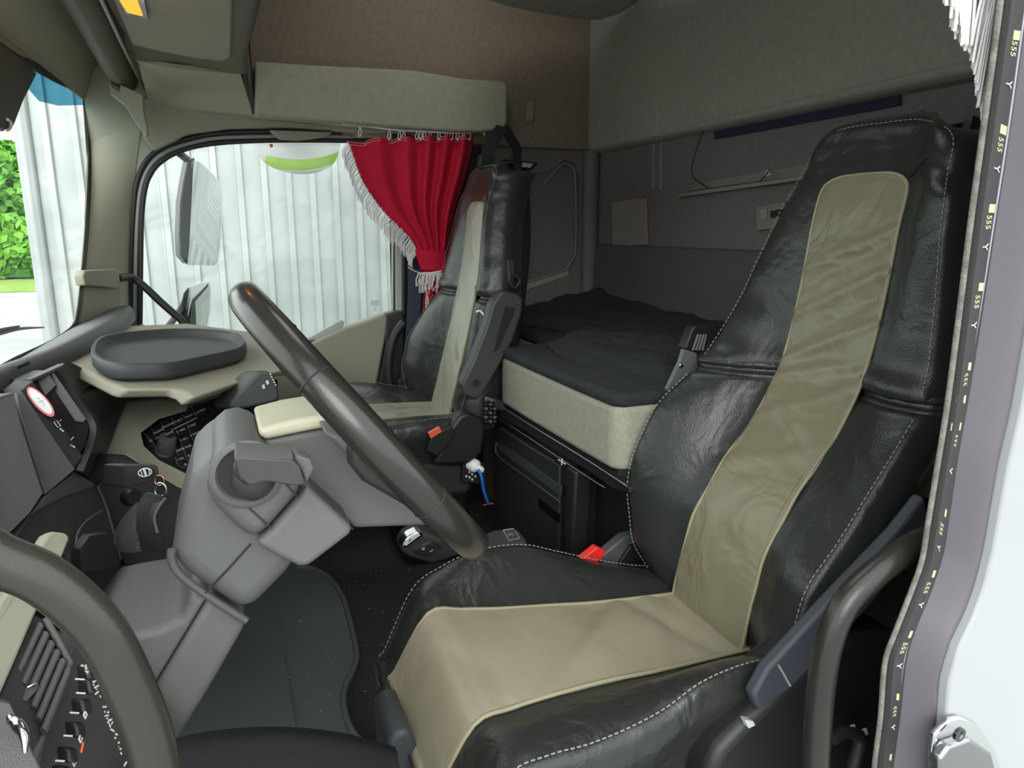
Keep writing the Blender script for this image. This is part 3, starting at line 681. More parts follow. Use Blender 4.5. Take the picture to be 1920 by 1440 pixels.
    for k in range(9):
        z = lerp(zsplit+.02, ztop, k/8); R_ = row(z); sn.append(R_[3]+V((-.004, .004, 0))); sf.append(R_[9]+V((.004, .004, 0)))
    T = toprow(.07, .02, (zend-ztop)*.72)
    stitches('stitching', sn+[T[3]+V((0, .003, .003)), T[5]+V((0, .003, .003)), T[6]+V((0, .003, .003)), T[7]+V((0, .003, .003)), T[9]+V((0, .003, .003))]+sf[::-1], STI, r, r=.0009)
    # mitre seams
    a = irow(ins_top-.012, .1)[4]; tube('seam', [a+V((.006, .002, .004)), a.lerp(T[9], .5)+V((0, .012, 0)), T[9]+V((0, .002, -.004))], .0018, BLK, r)
    a = irow(ins_top-.012, .1)[0]; tube('seam', [a+V((-.006, .002, .004)), a.lerp(T[3], .5)+V((0, .012, 0)), T[3]+V((0, .002, -.004))], .0018, BLK, r)
    return row

def cushion(r, tab, mcov, mins, front, zbot, creases):
    """tab: y(front->back), x_near, z_near, x_in0, z_in, x_in1, z_in1, x_far, z_far"""
    T = sorted([(-t[0],)+t[1:] for t in tab])
    def row(y, drop=0.0, fwd=0.0):
        xn, zn, i0, zi, i1, zi1, xf, zf = samp(T, -y)
        Y = y+fwd
        return [V((xn+.03, Y, zbot)), V((xn-.004, Y, zn-.075-drop)), V((xn-.012, Y, zn-.035-drop)), V((xn+.002, Y, zn-drop)), V((lerp(xn, i0, .5), Y, lerp(zn, zi, .5)+.008-drop)), V((i0, Y, zi-drop)),
                V(((i0+i1)/2, Y, (zi+zi1)/2+.002-drop)), V((i1, Y, zi1-drop)), V((lerp(xf, i1, .5), Y, lerp(zf, zi1, .5)+.012-drop)), V((xf-.012, Y, zf-drop)), V((xf+.006, Y, zf-.02-drop)), V((xf+.008, Y, zf-.08-drop)), V((xf-.01, Y, zbot))]
    ys = [t[0] for t in tab]
    yf = ys[0]; ye = ys[-1]
    def frow(fwd, zlev, f=0):
        R_ = row(yf, 0, fwd); c = (R_[0].x+R_[-1].x)/2; out = []
        for i, p in enumerate(R_):
            out.append(V((lerp(p.x, c, f), p.y, min(p.z, p.z) if zlev is None else lerp(p.z, zbot, zlev))))
        return out
    rows = [frow(front*.75, 1.0), frow(front*.95, .75), frow(front, .45), frow(front*.86, .2), frow(front*.55, .07)]
    n = 10
    for k in range(n+1): rows.append(row(lerp(yf, ye, k/n)))
    def dsp(a, b, p): return 0.0015*noise.noise(p*18)
    grid('cushion_cover', rows, mcov, r, nu=4, nv=4, thick=.015, side=-1, disp=dsp)
    # insert
    irows = []; pl, pr_ = [], []
    for R_ in rows[1:]:
        a, m_, b = R_[5], R_[6], R_[7]; irows.append([a, a.lerp(m_, .08), a.lerp(m_, .5), m_, m_.lerp(b, .5), m_.lerp(b, .92), b]); pl.append(a); pr_.append(b)
    def cre(a, b, p):
        s_ = .006
        for (y0, x0, am, sl, wd) in creases: s_ += am*math.exp(-((p.y-y0+sl*(p.x-x0))/wd)**2)
        return s_*min(1, 12*b, 12*(1-b))+.0018*noise.noise(p*9)
    grid('insert', irows, mins, r, nu=6, nv=5, thick=.006, side=-1, disp=cre)
    up = lambda L, i: [p+(V((0, .004, 0)) if k < 4 else V((0, .0, .005))) for k, p in enumerate(L)]
    tube('piping', up(pl, 0), .0038, PIPE, r, n=4, ns=8); tube('piping', up(pr_, 0), .0038, PIPE, r, n=4, ns=8)
    stitches('stitching', [R_[3]+V((-.003, 0, .004)) for R_ in rows[3:]], STI, r)
    stitches('stitching', [R_[9]+V((.004, 0, .004)) for R_ in rows[3:]], STI, r)
    box('pan', ((rows[8][0].x+rows[8][-1].x)/2, (yf+ye)/2-.02, zbot-.03), (abs(rows[8][0].x-rows[8][-1].x)-.06, abs(yf-ye)-.10, .08), BLKS, r, bevel=.015)
    return row

# ---- driver seat
ds = thing('truck_seat', 'large near driver seat in black leather with olive tan centre strip', 'seat', (.45, -.55, 0))
tabD = [(.385, .215, -.80, .350, -.815, .560, .690, -.835),
        (.45, .210, -.785, .350, -.825, .558, .700, -.80),
        (.56, .212, -.815, .352, -.852, .556, .708, -.785),
        (.65, .215, -.89, .352, -.905, .553, .708, -.795),
        (.75, .220, -.975, .352, -.985, .551, .702, -.845),
        (.82, .225, -1.03, .352, -1.028, .549, .690, -.915),
        (.88, .232, -1.058, .352, -1.050, .548, .683, -.972),
        (1.0, .238, -1.062, .351, -1.072, .546, .676, -1.040),
        (1.12, .240, -1.056, .351, -1.086, .545, .664, -1.085),
        (1.20, .243, -1.06, .352, -1.100, .542, .654, -1.122),
        (1.25, .262, -1.085, .36, -1.115, .54, .644, -1.145)]
seatback(ds, tabD, .835, 1.245, 1.328, 1.215, .125, LEATH, LEATH, TANP, TANP,
         [(.70, .004, .3), (.755, .005, -.5), (.80, .004, .5), (.86, .005, .3), (.91, .006, .5), (.95, -.004, .6), (1.0, .005, .5), (1.05, -.003, .5), (1.08, .004, .4)])
tabC = [(-.240, .207, .315, .335, .290, .590, .335, .700, .315),
        (-.250, .206, .352, .335, .325, .590, .378, .700, .352),
        (-.270, .205, .382, .336, .352, .590, .405, .704, .390),
        (-.30, .205, .405, .338, .385, .588, .435, .712, .425),
        (-.36, .205, .418, .340, .395, .585, .432, .720, .458),
        (-.45, .206, .415, .342, .398, .580, .418, .722, .482),
        (-.53, .208, .428, .343, .396, .575, .408, .722, .478),
        (-.63, .212, .462, .344, .388, .570, .396, .720, .444),
        (-.70, .214, .468, .346, .384, .566, .390, .718, .415),
        (-.78, .216, .460, .348, .380, .562, .384, .712, .388),
        (-.86, .216, .445, .350, .375, .560, .378, .705, .372)]
cushion(ds, tabC, LEATHS, TAN, .012, .26, [(-.70, .45, .005, .5, .02), (-.74, .45, -.005, -.3, .018), (-.62, .5, .004, 1.2, .03), (-.58, .5, -.003, .9, .02), (-.67, .42, -.004, .7, .02)])
box('seat_base', (.46, -.56, .13), (.40, .5, .24), BLKS, ds, bevel=.04)
# near side plastic shell, belt fin and cushion lip
sh = PX([(1330, 1445), (1350, 1405), (1405, 1350), (1470, 1290), (1600, 1190), (1700, 1190), (1680, 1500), (1330, 1500)], 'x', .17)
plate('side_shell', sh, (.10, 0, 0), BLKS, ds, bevel=.018, seg=4)
plate('belt_fin', PX([(1424, 1335), (1412, 1305), (1440, 1255), (1560, 1125), (1680, 1000), (1735, 930), (1745, 990), (1640, 1130), (1560, 1215), (1480, 1295)], 'x', .16), (.022, 0, 0), mat('slate_belt_sleeve', '3c3e46', .5, bump=.3, bscale=600), ds, bevel=.006)
plate('fin_seam', PX([(1459, 1248), (1462, 1247), (1484, 1286), (1481, 1288)], 'x', .158), (.003, 0, 0), STI, ds)
plate('white_clip', PX([(1396, 1350), (1412, 1352), (1416, 1360), (1404, 1366)], 'x', .165), (.01, 0, 0), GLY, ds)
tube('seat_adjuster', PX([(1560, 1385), (1590, 1372), (1612, 1385), (1600, 1440)], 'x', .13), .010, BLK, ds)
for (u, v) in ((1575, 1388), (1600, 1368), (1622, 1375)):
    plate('printed_mark', PX([(u-5, v-6), (u+3, v-9), (u+6, v+2), (u-2, v+6)], 'x', .128), (.002, 0, 0), GLY, ds)
# front lever pad left of cushion foot
plate('tilt_pad', PX([(728, 1392), (735, 1378), (760, 1366), (772, 1372), (800, 1440), (820, 1500), (735, 1500)], 'x', .42), (.12, 0, 0), mat('slate_rubber', '3a3d40', .5), ds, bevel=.012)
# far armrest stub with folded belt bracket
arm = thing  # noqa
plate('armrest_blade', PX([(1246, 742), (1277, 676), (1283, 655), (1306, 662), (1308, 690), (1250, 735)], 'x', .735), (.012, 0, 0), mat('armrest_grey', '5c5f5d', .4), ds, bevel=.001)
plate('armrest_cap', PX([(1284, 655), (1298, 617), (1304, 611), (1336, 612), (1338, 618), (1322, 655), (1312, 664)], 'x', .735), (.03, 0, 0), BLKS, ds, bevel=.004)
for k in range(4):
    a = px(1299+k*6, 657, 'x', .732); b = px(1309+k*5, 627, 'x', .732)
    tube('armrest_rib', [a, b], .003, mat('rib_grey', '55575a', .35) if k == 0 else bpy.data.materials['rib_grey'], ds, cr=False, ns=6)
lathe('armrest_rivet', [(0, 0), (.005, 0), (.004, .003), (0, .003)], CHR, ds, frame_of(px(1277, 686, 'x', .732), (-1, 0, 0)))
# inner buckle stalk
plate('buckle_housing', PX([(1120, 1050), (1170, 1008), (1200, 1000), (1215, 1060), (1160, 1075)], 'x', .765), (.03, 0, 0), mat('buckle_grey', '4a4d4d', .45), ds, bevel=.005)
plate('buckle_tongue_slot', PX([(1160, 1060), (1182, 1025), (1200, 1020), (1212, 1062)], 'x', .755), (.012, 0, 0), BLKS, ds, bevel=.002)
plate('red_release_button', PX([(1090, 1050), (1120, 1026), (1138, 1034), (1128, 1050), (1108, 1062)], 'x', .76), (.022, 0, 0), REDP, ds, bevel=.003)

# ---- passenger seat
ps = thing('truck_seat', 'far passenger seat in black leather with sage centre strip and folded armrest', 'seat', (1.68, -.5, 0))
tabP = [(.54, 1.455, -.645, 1.555, -.645, 1.735, 1.905, -.60),
        (.64, 1.452, -.68, 1.552, -.672, 1.735, 1.915, -.585),
        (.73, 1.450, -.705, 1.550, -.695, 1.733, 1.915, -.605),
        (.82, 1.450, -.72, 1.550, -.718, 1.73, 1.908, -.655),
        (.90, 1.45, -.73, 1.55, -.735, 1.727, 1.90, -.71),
        (.98, 1.455, -.735, 1.552, -.752, 1.722, 1.888, -.735),
        (1.06, 1.475, -.745, 1.556, -.764, 1.716, 1.88, -.755),
        (1.15, 1.492, -.758, 1.558, -.772, 1.71, 1.868, -.775),
        (1.22, 1.50, -.77, 1.562, -.782, 1.705, 1.845, -.79),
        (1.28, 1.515, -.79, 1.57, -.80, 1.70, 1.81, -.81)]
seatback(ps, tabP, .915, 1.265, 1.33, 1.20, .125, LEATH, LEATH, TANQ, TANQ, [(.84, .003, .4), (.80, -.003, .4), (.88, .003, .4)], .03)
tabQ = [(-.19, 1.45, .50, 1.56, .495, 1.74, .50, 1.90, .52),
        (-.26, 1.445, .535, 1.555, .53, 1.74, .53, 1.91, .57),
        (-.35, 1.445, .545, 1.555, .54, 1.74, .54, 1.915, .60),
        (-.45, 1.445, .555, 1.555, .545, 1.74, .545, 1.915, .595),
        (-.55, 1.445, .56, 1.555, .545, 1.74, .54, 1.91, .57),
        (-.66, 1.45, .56, 1.555, .54, 1.735, .535, 1.90, .55)]
cushion(ps, tabQ, LEATH, TANQ, .03, .38, [(-.40, 1.65, .004, .8, .02), (-.48, 1.65, -.003, .6, .02)])
box('seat_base', (1.74, -.62, .19), (.26, .24, .36), BLKS, ps, bevel=.04)
plate('hinge_cover', PX([(812, 872), (832, 830), (846, 800), (862, 778), (880, 772), (905, 786), (912, 800), (905, 850), (880, 870), (850, 872)], 'x', 1.41), (.06, 0, 0), BLKS, ps, bevel=.012, seg=4)
plate('under_cover', PX([(740, 850), (800, 865), (905, 872), (880, 930), (820, 935), (760, 900)], 'x', 1.46), (.3, 0, 0), BLK, ps, bevel=.02)
a_ = plate('armrest', PX([(934, 552), (944, 545), (974, 552), (982, 562), (979, 590), (962, 640), (935, 690), (905, 742), (892, 751), (870, 742), (865, 722), (885, 680), (912, 610), (922, 572)], 'x', 1.385), (.05, 0, 0), mat('armrest_charcoal', '39393a', .45, bump=.2, bscale=700), ps, bevel=.009, seg=4)
plate('armrest_recess', PX([(946, 575), (966, 577), (962, 592), (934, 655), (925, 660)], 'x', 1.382), (.006, 0, 0), BLKS, ps, bevel=.001)
lathe('hinge_hole', [(0, 0), (.011, 0), (.011, .002), (0, .002)], BLKS, ps, frame_of(px(893, 718, 'x', 1.383), (-1, 0, 0)))
plate('belt_guide', PX([(951, 488), (962, 486), (966, 500), (962, 535), (953, 530)], 'x', 1.435), (.02, 0, 0), BLK, ps, bevel=.003)
tube('guide_loop', PX([(957, 510), (955, 528), (965, 540), (975, 525), (962, 515)], 'x', 1.43), .004, BLK, ps)
plate('buckle_body', PX([(800, 845), (812, 812), (848, 800), (855, 812), (835, 842), (818, 856)], 'x', 1.395), (.03, 0, 0), BLKS, ps, bevel=.004)
plate('orange_release_button', PX([(803, 812), (824, 800), (829, 810), (808, 823)], 'x', 1.388), (.012, 0, 0), ORG, ps, bevel=.002)
tube('seat_edge_trim', PX([(893, 585), (900, 583), (908, 592)], 'x', 1.44), .003, WHP, ps)

# passenger belt: strap along the pillar and upper anchor
r = thing('passenger_seat_belt', 'slate seat belt running down beside red curtain to a floor anchor', 'seat belt', px(770, 700, 'x', 2.0))
def strap(name, pts, w, m, par, dirv=(0, 1, 0), t=.0018):
    P = cr_pts(pts, 6); bm = bmesh.new(); vs = []
    for i, p in enumerate(P):
        tg = (P[min(i+1, len(P)-1)]-P[max(0, i-1)]).normalized(); d = V(dirv)-tg*V(dirv).dot(tg); d.normalize(); n_ = tg.cross(d)
        vs.append([bm.verts.new(p+d*w/2+n_*t), bm.verts.new(p-d*w/2+n_*t), bm.verts.new(p-d*w/2-n_*t), bm.verts.new(p+d*w/2-n_*t)])
    for a, b in zip(vs, vs[1:]):
        for k in range(4): bm.faces.new([a[k], a[(k+1) % 4], b[(k+1) % 4], b[k]])
    bm.faces.new(vs[0][::-1]); bm.faces.new(vs[-1])
    bmesh.ops.recalc_face_normals(bm, faces=bm.faces)
    me = bpy.data.meshes.new(name); bm.to_mesh(me); bm.free(); return link(name, me, m, par, sharp=30)
strap('strap', PX([(778, 505), (777, 560), (773, 620), (768, 670), (760, 725), (757, 745)], 'x', 2.02), .048, BELT, r)
plate('lower_anchor', PX([(746, 712), (768, 710), (770, 738), (748, 740)], 'x', 2.0), (.03, 0, 0), BLK, r, bevel=.004)
strap('upper_strap', [px(942, 238, 'x', 1.98), px(925, 262, 'x', 1.9), px(914, 290, 'x', 1.78), px(908, 318, 'x', 1.70)], .042, BELTK, r)
strap('return_strap', [px(946, 238, 'x', 2.0), px(957, 258, 'x', 2.02), px(967, 275, 'x', 2.04), px(970, 290, 'x', 2.06), px(966, 330, 'x', 2.08)], .034, BELTK, r)
plate('belt_guide_block', PX([(901, 290), (928, 292), (925, 312), (899, 312)], 'x', 1.70), (.03, 0, 0), BLKS, r, bevel=.004)
tube('pillar_slot', PX([(757, 470), (757, 520), (757, 585)], 'x', 2.14), .008, RUB, r)

# ================================================================== BUNK
bk = thing('sleeper_mattress', 'bunk mattress with beige side and black quilted topper behind the seats', 'mattress', (1.2, -1.15, .55))
zt = .755
fr = [px(922, 668, 'x', 1.43), px(935, 659, 'x', 1.40)]
out = [V((1.432, -.785, 0)), V((1.40, -.768, 0)), V((1.2, -.765, 0)), V((.9, -.765, 0)), V((.75, -.768, 0)), V((.728, -.79, 0)), V((.725, -1.24, 0)), V((.08, -1.26, 0)), V((.08, -1.44, 0)), V((2.12, -1.44, 0)), V((2.12, -.98, 0)), V((1.46, -.95, 0)), V((1.435, -.86, 0))]
plate('mattress_base', [V((p.x, p.y, .60)) for p in out], (0, 0, .145), BEDS, bk, bevel=.014, seg=4)
plate('quilted_topper', [V((p.x, p.y+(.004 if p.y > -.8 else 0), .742)) for p in out], (0, 0, .032), BEDT, bk, bevel=.014, seg=4)
dv = thing('quilt', 'crumpled black quilt lying across the bunk mattress behind the seats', 'quilt', (1.4, -1.2, .77))
rows = []
for j in range(8):
    t = j/7; R_ = []
    for i in range(17):
        x = lerp(.78, 2.11, i/16); y = lerp(-.90+.05*math.sin(x*7)-(.12 if x > 1.44 else 0), -1.455, t)
        z = .782+(.012 if j else -.003)+.05*t*t+.045*max(0, noise.noise(V((x*3.3, y*4, 2))))+.022*noise.noise(V((x*8, y*9, 5)))*t+.06*max(0, x-1.55)*t
        R_.append(V((x, y, z)))
    rows.append(R_)
def quilt(a, b, p): return -.005*max(0, 1-abs(math.sin(p.x*24)*math.sin(p.y*24))*5)+.007*noise.noise(p*18)
grid('quilted_cover', rows, BEDT, dv, nu=6, nv=8, thick=.012, side=-1, disp=quilt)
r = thing('bunk_frame', 'black steel bunk frame edge with bright lip below the mattress', 'bunk frame', (1.2, -.8, .55))
plate('frame_rail', [p for p in PX([(922, 752), (935, 758), (1168, 905), (1180, 914), (1180, 926), (1150, 917), (1105, 885), (990, 812), (922, 775)], 'y', -.775)], (0, -.03, 0), BLKS, r, bevel=.003)
tube('bright_lip', PX([(930, 756), (1000, 800), (1100, 862), (1176, 912)], 'y', -.772), .003, STEEL, r)
tube('lower_bead', PX([(926, 778), (1000, 826), (1100, 893), (1135, 915)], 'y', -.772), .002, STEEL, r)
plate('frame_platform', [V((p.x, p.y-.02, .555)) for p in out], (0, 0, .045), BLKS, r)
tube('cross_mark', PX([(1047, 862), (1060, 870)], 'y', -.77), .0015, GLY, r, cr=False, ns=6); tube('cross_mark', PX([(1054, 860), (1053, 872)], 'y', -.77), .0015, GLY, r, cr=False, ns=6)
# storage box under bunk
r = thing('storage_locker', 'black storage locker with slanted handle recess under the bunk', 'locker', (1.25, -1.0, 0))
yl = -.80
F_ = PX([(921, 775), (1063, 868), (1053, 1052), (980, 1052), (926, 1000)], 'y', yl)
plate('body', [V((1.52, yl-.01, .0)), V((1.52, yl-.01, .545)), V((.99, yl-.01, .545)), V((.99, yl-.01, .0))], (0, -.55, 0), BLKS, r, bevel=.006)
plate('drawer_front', PX([(923, 790), (1048, 872), (1046, 1060), (985, 1060), (926, 1005)], 'y', yl+.0), (0, -.012, 0), BLK, r, bevel=.004)
h = plate('handle_recess', PX([(930, 829), (936, 845), (1050, 930), (1052, 912), (960, 845)], 'y', yl+.003), (0, -.006, 0), mat('recess_slate', '3a4040', .45), r, bevel=.001)
tube('recess_edge', PX([(930, 829), (934, 855), (990, 897), (1050, 941)], 'y', yl+.004), .0022, DGREY, r)
tube('upper_bead', PX([(940, 803), (1000, 843), (1038, 864)], 'y', yl+.002), .002, DGREY, r)
plate('label_slot', PX([(1010, 934), (1048, 964), (1047, 981), (1010, 951)], 'y', yl+.003), (0, -.004, 0), mat('slot_black', '0b0b0c', .3), r, bevel=.001)
plate('front_post', PX([(1062, 872), (1078, 884), (1070, 1060), (1056, 1060)], 'y', yl+.02), (0, -.05, 0), BLKS, r, bevel=.008)
plate('side_compartment', [V((.97, yl-.06, 0)), V((.97, yl-.06, .54)), V((.55, yl-.06, .54)), V((.55, yl-.06, 0))], (0, -.4, 0), mat('locker_side', '1b1b1c', .5), r, bevel=.004)
# small connector block at bunk corner
r = thing('connector_block', 'small ribbed black plastic chain clip at the mattress corner', 'clip', px(920, 770, 'x', 1.43))
for i in range(6):
    for j in range(3):
        box('tooth', px(911+j*8, 750+i*8, 'x', 1.41), (.014, .010, .009), BLKS if (i+j) % 2 else DGREY, r, bevel=.002, seg=2)
plate('bright_tab', PX([(912, 744), (927, 748), (924, 755), (910, 749)], 'x', 1.40), (.012, 0, 0), STEEL, r, bevel=.001)
plate('clip_arm', PX([(928, 748), (945, 752), (950, 765), (942, 772), (928, 765)], 'x', 1.40), (.02, 0, 0), BLKS, r, bevel=.003)

# white plug with blue lead and socket plate
r = thing('power_plug', 'white round plug with a blue lead in a black socket plate', 'plug', px(890, 880, 'x', 1.48))
plate('socket_plate', PX([(868, 862), (908, 868), (912, 908), (866, 905)], 'x', 1.44), (.03, 0, 0), BLKS, r, bevel=.003)
M_ = frame_of(px(886, 871, 'x', 1.43), (-.8, -.45, -.25))
lathe('plug_body', [(0, -.01), (.020, -.01), (.021, .012), (.017, .020), (.011, .024), (.010, .040), (.006, .044), (0, .044)], WHP, r, M_)
tube('blue_lead', [px(897, 880, 'x', 1.39), px(903, 895, 'x', 1.38), px(906, 915, 'x', 1.39), px(911, 932, 'x', 1.40), px(916, 945, 'x', 1.42)], .0045, BLU, r)
for (u, v) in ((873, 893), (879, 885), (879, 895), (884, 889), (884, 899), (890, 893)):
    plate('printed_mark', PX([(u, v-2), (u+3, v-2), (u+3, v+2), (u, v+2)], 'x', 1.437), (.002, 0, 0), GLY, r)
tube('red_wire', [px(906, 947, 'x', 1.42), px(915, 945, 'x', 1.42), px(925, 944, 'x', 1.42)], .002, REDP, r)

# ================================================================== CURTAINS
def curtain_main():
    r = thing('window_curtain', 'red curtain with white fringe tied back at the passenger window', 'curtain', px(780, 350, 'x', 2.1))
    topL, topR = (652, 262), (890, 256); D = 2.06
    left = [(653, 266), (664, 300), (680, 340), (700, 372), (726, 404), (752, 430), (772, 452), (781, 472), (790, 505)]
    right = [(888, 257), (882, 290), (872, 330), (858, 375), (848, 410), (842, 440), (838, 470), (834, 490), (830, 505)]
    rows = []; nf = 9
    for i, (a, b) in enumerate(zip(left, right)):
        R_ = []; n_ = nf*4; amp = lerp(.020, .006, i/8)
        for k in range(n_+1):
            t = k/n_
            tt = t if i > 3 else t**(1.0-.12*(1-i/4))
            u, v = lerp(a[0], b[0], tt), lerp(a[1], b[1], t)
            if i == 0: v += 3*math.sin(2*math.pi*5.2*t**1.25)-(4 if k > 4 else 0)
            ph = 2*math.pi*(5.2*t**1.25)+.5*math.sin(t*9+i*.15)+i*.06
            am = amp*(.35+.9*t)*(1.1 if i < 6 else .8)
            R_.append(px(u, v, 'x', D+am*math.sin(ph)))
        rows.append(R_)
    grid('cloth', rows, RED, r, nu=3, nv=6, thick=.0025, side=-1, sharp=80)
    # gathered tail below the tie
    rows = []
    for i, (ul, ur, v) in enumerate(((789, 830, 505), (790, 828, 520), (795, 832, 545), (793, 826, 570), (793, 818, 600))):
        rows.append([px(lerp(ul, ur, k/8), v, 'x', D-.005+.006*math.sin(k*1.6)) for k in range(9)])
    grid('tail', rows, RED, r, nu=3, nv=4, thick=.0025, sharp=80)
    rows = [[px(lerp(a, b, k/6), v+(3*(k/6)), 'x', D-.03-.006*math.sin(k/6*math.pi)) for k in range(7)] for a, b, v in ((778, 836, 468), (782, 834, 485), (789, 831, 505))]
    grid('tie_band', rows, RED, r, nu=3, nv=3, thick=.003)
    tube('band_cord', PX([(790, 512), (810, 511), (829, 508)], 'x', D-.045), .0028, WHT, r)
    tube('tie_cord', PX([(765, 501), (775, 507), (788, 512)], 'x', D-.045), .0018, WHT, r)
    bm = bmesh.new(); rn = random.Random(4)
    for k in range(34):
        u = lerp(785, 829, k/33); v0 = 511; l = rn.uniform(22, 40)
        tube_bm(bm, [px(u, v0, 'x', D-.047), px(u+rn.uniform(-4, 3)-2, v0+l*.5, 'x', D-.052), px(u+rn.uniform(-5, 3)-3, v0+l, 'x', D-.05)], .0016, ns=4)
    me = bpy.data.meshes.new('band_fringe'); bm.to_mesh(me); bm.free(); link('band_fringe', me, WHT, r)
    bm = bmesh.new(); L_ = cr_pts([V((a, b, 0)) for a, b in left[:8]], 14)
    for i, p in enumerate(L_):
        for q in range(2):
            u, v = p.x+rn.uniform(-1, 2), p.y+rn.uniform(-2, 2); l = rn.uniform(24, 34)
            dx = rn.uniform(-3, 3)-(6 if i < 30 else 8)
            tube_bm(bm, [px(u, v, 'x', D-.004), px(u-l*.25+dx*.3, v+l*.5, 'x', D-.008), px(u-l*.2+dx*.5, v+l, 'x', D-.006)], .0012, ns=4)
    me = bpy.data.meshes.new('edge_fringe'); bm.to_mesh(me); bm.free(); link('edge_fringe', me, WHT, r)
    tl = cr_pts([V((606+190, 556, 0)), V((800, 575, 0)), V((803, 598, 0))], 8); bm = bmesh.new()
    for p in tl:
        tube_bm(bm, [px(p.x+4, p.y-12, 'x', D-.02), px(p.x+rn.uniform(-2, 3), p.y+14, 'x', D-.022)], .0014, ns=4)
    me = bpy.data.meshes.new('tail_fringe'); bm.to_mesh(me); bm.free(); link('tail_fringe', me, WHT, r)
    # hem stitching
    for dv in (4, 9):
        P_ = [px(lerp(658, 886, k/36), 262+dv+3*math.sin(2*math.pi*5.2*(k/36)**1.25)+(-6*k/36)-(3 if k > 4 else 0), 'x', D-.006+.020*(.35+.9*k/36)*1.1*math.sin(2*math.pi*(5.2*(k/36)**1.25)+.5*math.sin(k/4))) for k in range(37)]
        stitches('hem_stitching', P_, WHT, r, seg=.006, gap=.003, r=.0009, n=3)
    tube('curtain_rail', PX([(690, 237), (735, 243), (800, 247), (860, 249), (904, 248), (908, 254)], 'x', D+.005), .003, WHP, r)
    for u in (674, 729, 748, 756, 781, 788, 795, 805, 822, 836, 846, 857, 868, 879):
        v0 = 238 if u < 700 else 244
        tube('curtain_hook', PX([(u, v0), (u+3, v0+4), (u+3, v0+14), (u, v0+18), (u-2, v0+12), (u, v0+4)], 'x', D), .0018, WHP, r, cyc=True, n=3, ns=5)
curtain_main()
def curtain_near():
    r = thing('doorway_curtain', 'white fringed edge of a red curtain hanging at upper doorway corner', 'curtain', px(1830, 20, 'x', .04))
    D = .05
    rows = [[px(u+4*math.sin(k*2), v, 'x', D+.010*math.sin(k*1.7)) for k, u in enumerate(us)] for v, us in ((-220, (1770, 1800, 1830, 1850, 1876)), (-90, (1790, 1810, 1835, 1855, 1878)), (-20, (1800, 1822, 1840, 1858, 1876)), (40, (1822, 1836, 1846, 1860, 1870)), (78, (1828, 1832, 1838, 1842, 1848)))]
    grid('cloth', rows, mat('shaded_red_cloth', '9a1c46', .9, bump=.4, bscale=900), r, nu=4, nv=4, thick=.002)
    rn = random.Random(2); bm = bmesh.new()
    for k in range(120):
        t = k/119
        u0 = lerp(1772, 1886, t); v0 = rn.uniform(-200, -60) if t < .55 else rn.uniform(-120, -10)
        if t < .28: end = (u0+rn.uniform(-6, 10), lerp(2, 60, t/.28)+rn.uniform(-12, 8))
        elif t < .55: end = (lerp(1785, 1815, (t-.28)/.27)+rn.uniform(-4, 10), lerp(60, 108, (t-.28)/.27)+rn.uniform(-20, 4))
        else: end = (lerp(1820, 1840, (t-.55)/.45)+rn.uniform(-3, 5), lerp(110, 245, (t-.55)/.45)+rn.uniform(-40, 0))
        if t > .55: u0 = lerp(1855, 1880, (t-.55)/.45)
        dd = D-.012-rn.uniform(0, .02)
        m1 = (lerp(u0, end[0], .5)+rn.uniform(-3, 3), lerp(v0, end[1], .5))
        tube_bm(bm, cr_pts([px(u0, v0, 'x', dd), px(m1[0], m1[1], 'x', dd-.003), px(end[0], end[1], 'x', dd)], 3), .0017, ns=5)
    me = bpy.data.meshes.new('fringe'); bm.to_mesh(me); bm.free(); link('fringe', me, WHT, r)
curtain_near()

# ================================================================== DASHBOARD
db = thing('dashboard', 'charcoal and beige dashboard with keypad, slot and vents wrapping round the driver', 'dashboard', (1.1, .2, .4))
# dark lip along the windscreen
rows = []
for x, yo in ((.25, .045), (.6, .03), (.86, .0), (1.1, -.05), (1.5, -.09), (1.72, -.095), (1.95, -.095)):
    rows.append([V((x, yp(x)-.004, .868)), V((x, min(yp(x)-.012, .375+yo), .888)), V((x, .352+yo, .882)), V((x, .345+yo, .855)), V((x, .352+yo, .838)), V((x, yp(x)-.012, .825))])
g_ = grid('top_lip', rows, DGREY, db, thick=.01, side=1)
tube('demister_slot', PX([(28, 690), (52, 680)], 'z', .887), .004, BLKS, db, cr=False, ns=6)
# core behind everything
plate('core', [V((.06, .41, .02)), V((.06, .30, .02)), V((.75, .30, .02)), V((1.0, .24, .02)), V((2.12, .24, .02)), V((2.12, .335, .02))], (0, 0, .79), DASHD, db, bevel=.01)
# passenger side top, padded and beige grey
PN = V((0, -.10, 1)).normalized(); PP = V((1, .28, .852))
padL = [onpl(u, v, PP, PN) for u, v in [(104, 668), (124, 679), (180, 704), (225, 726), (238, 730), (290, 729), (330, 729), (346, 734), (357, 744), (372, 743), (420, 727), (480, 706), (540, 692), (600, 690), (600, 655), (470, 622), (350, 606), (215, 612)]]
plate('passenger_top_pad', padL, (.012, .02, -.018), BEIGED, db, bevel=.008, seg=5)
tp = px(345, 755, 'z', .77)
plate('lower_passenger_dash', [V((1.15, .12, .76)), V((2.11, -.02, .76)), V((2.11, -.02, .1)), V((1.15, .12, .1))], (0, .1, 0), DASHD, db, bevel=.01)
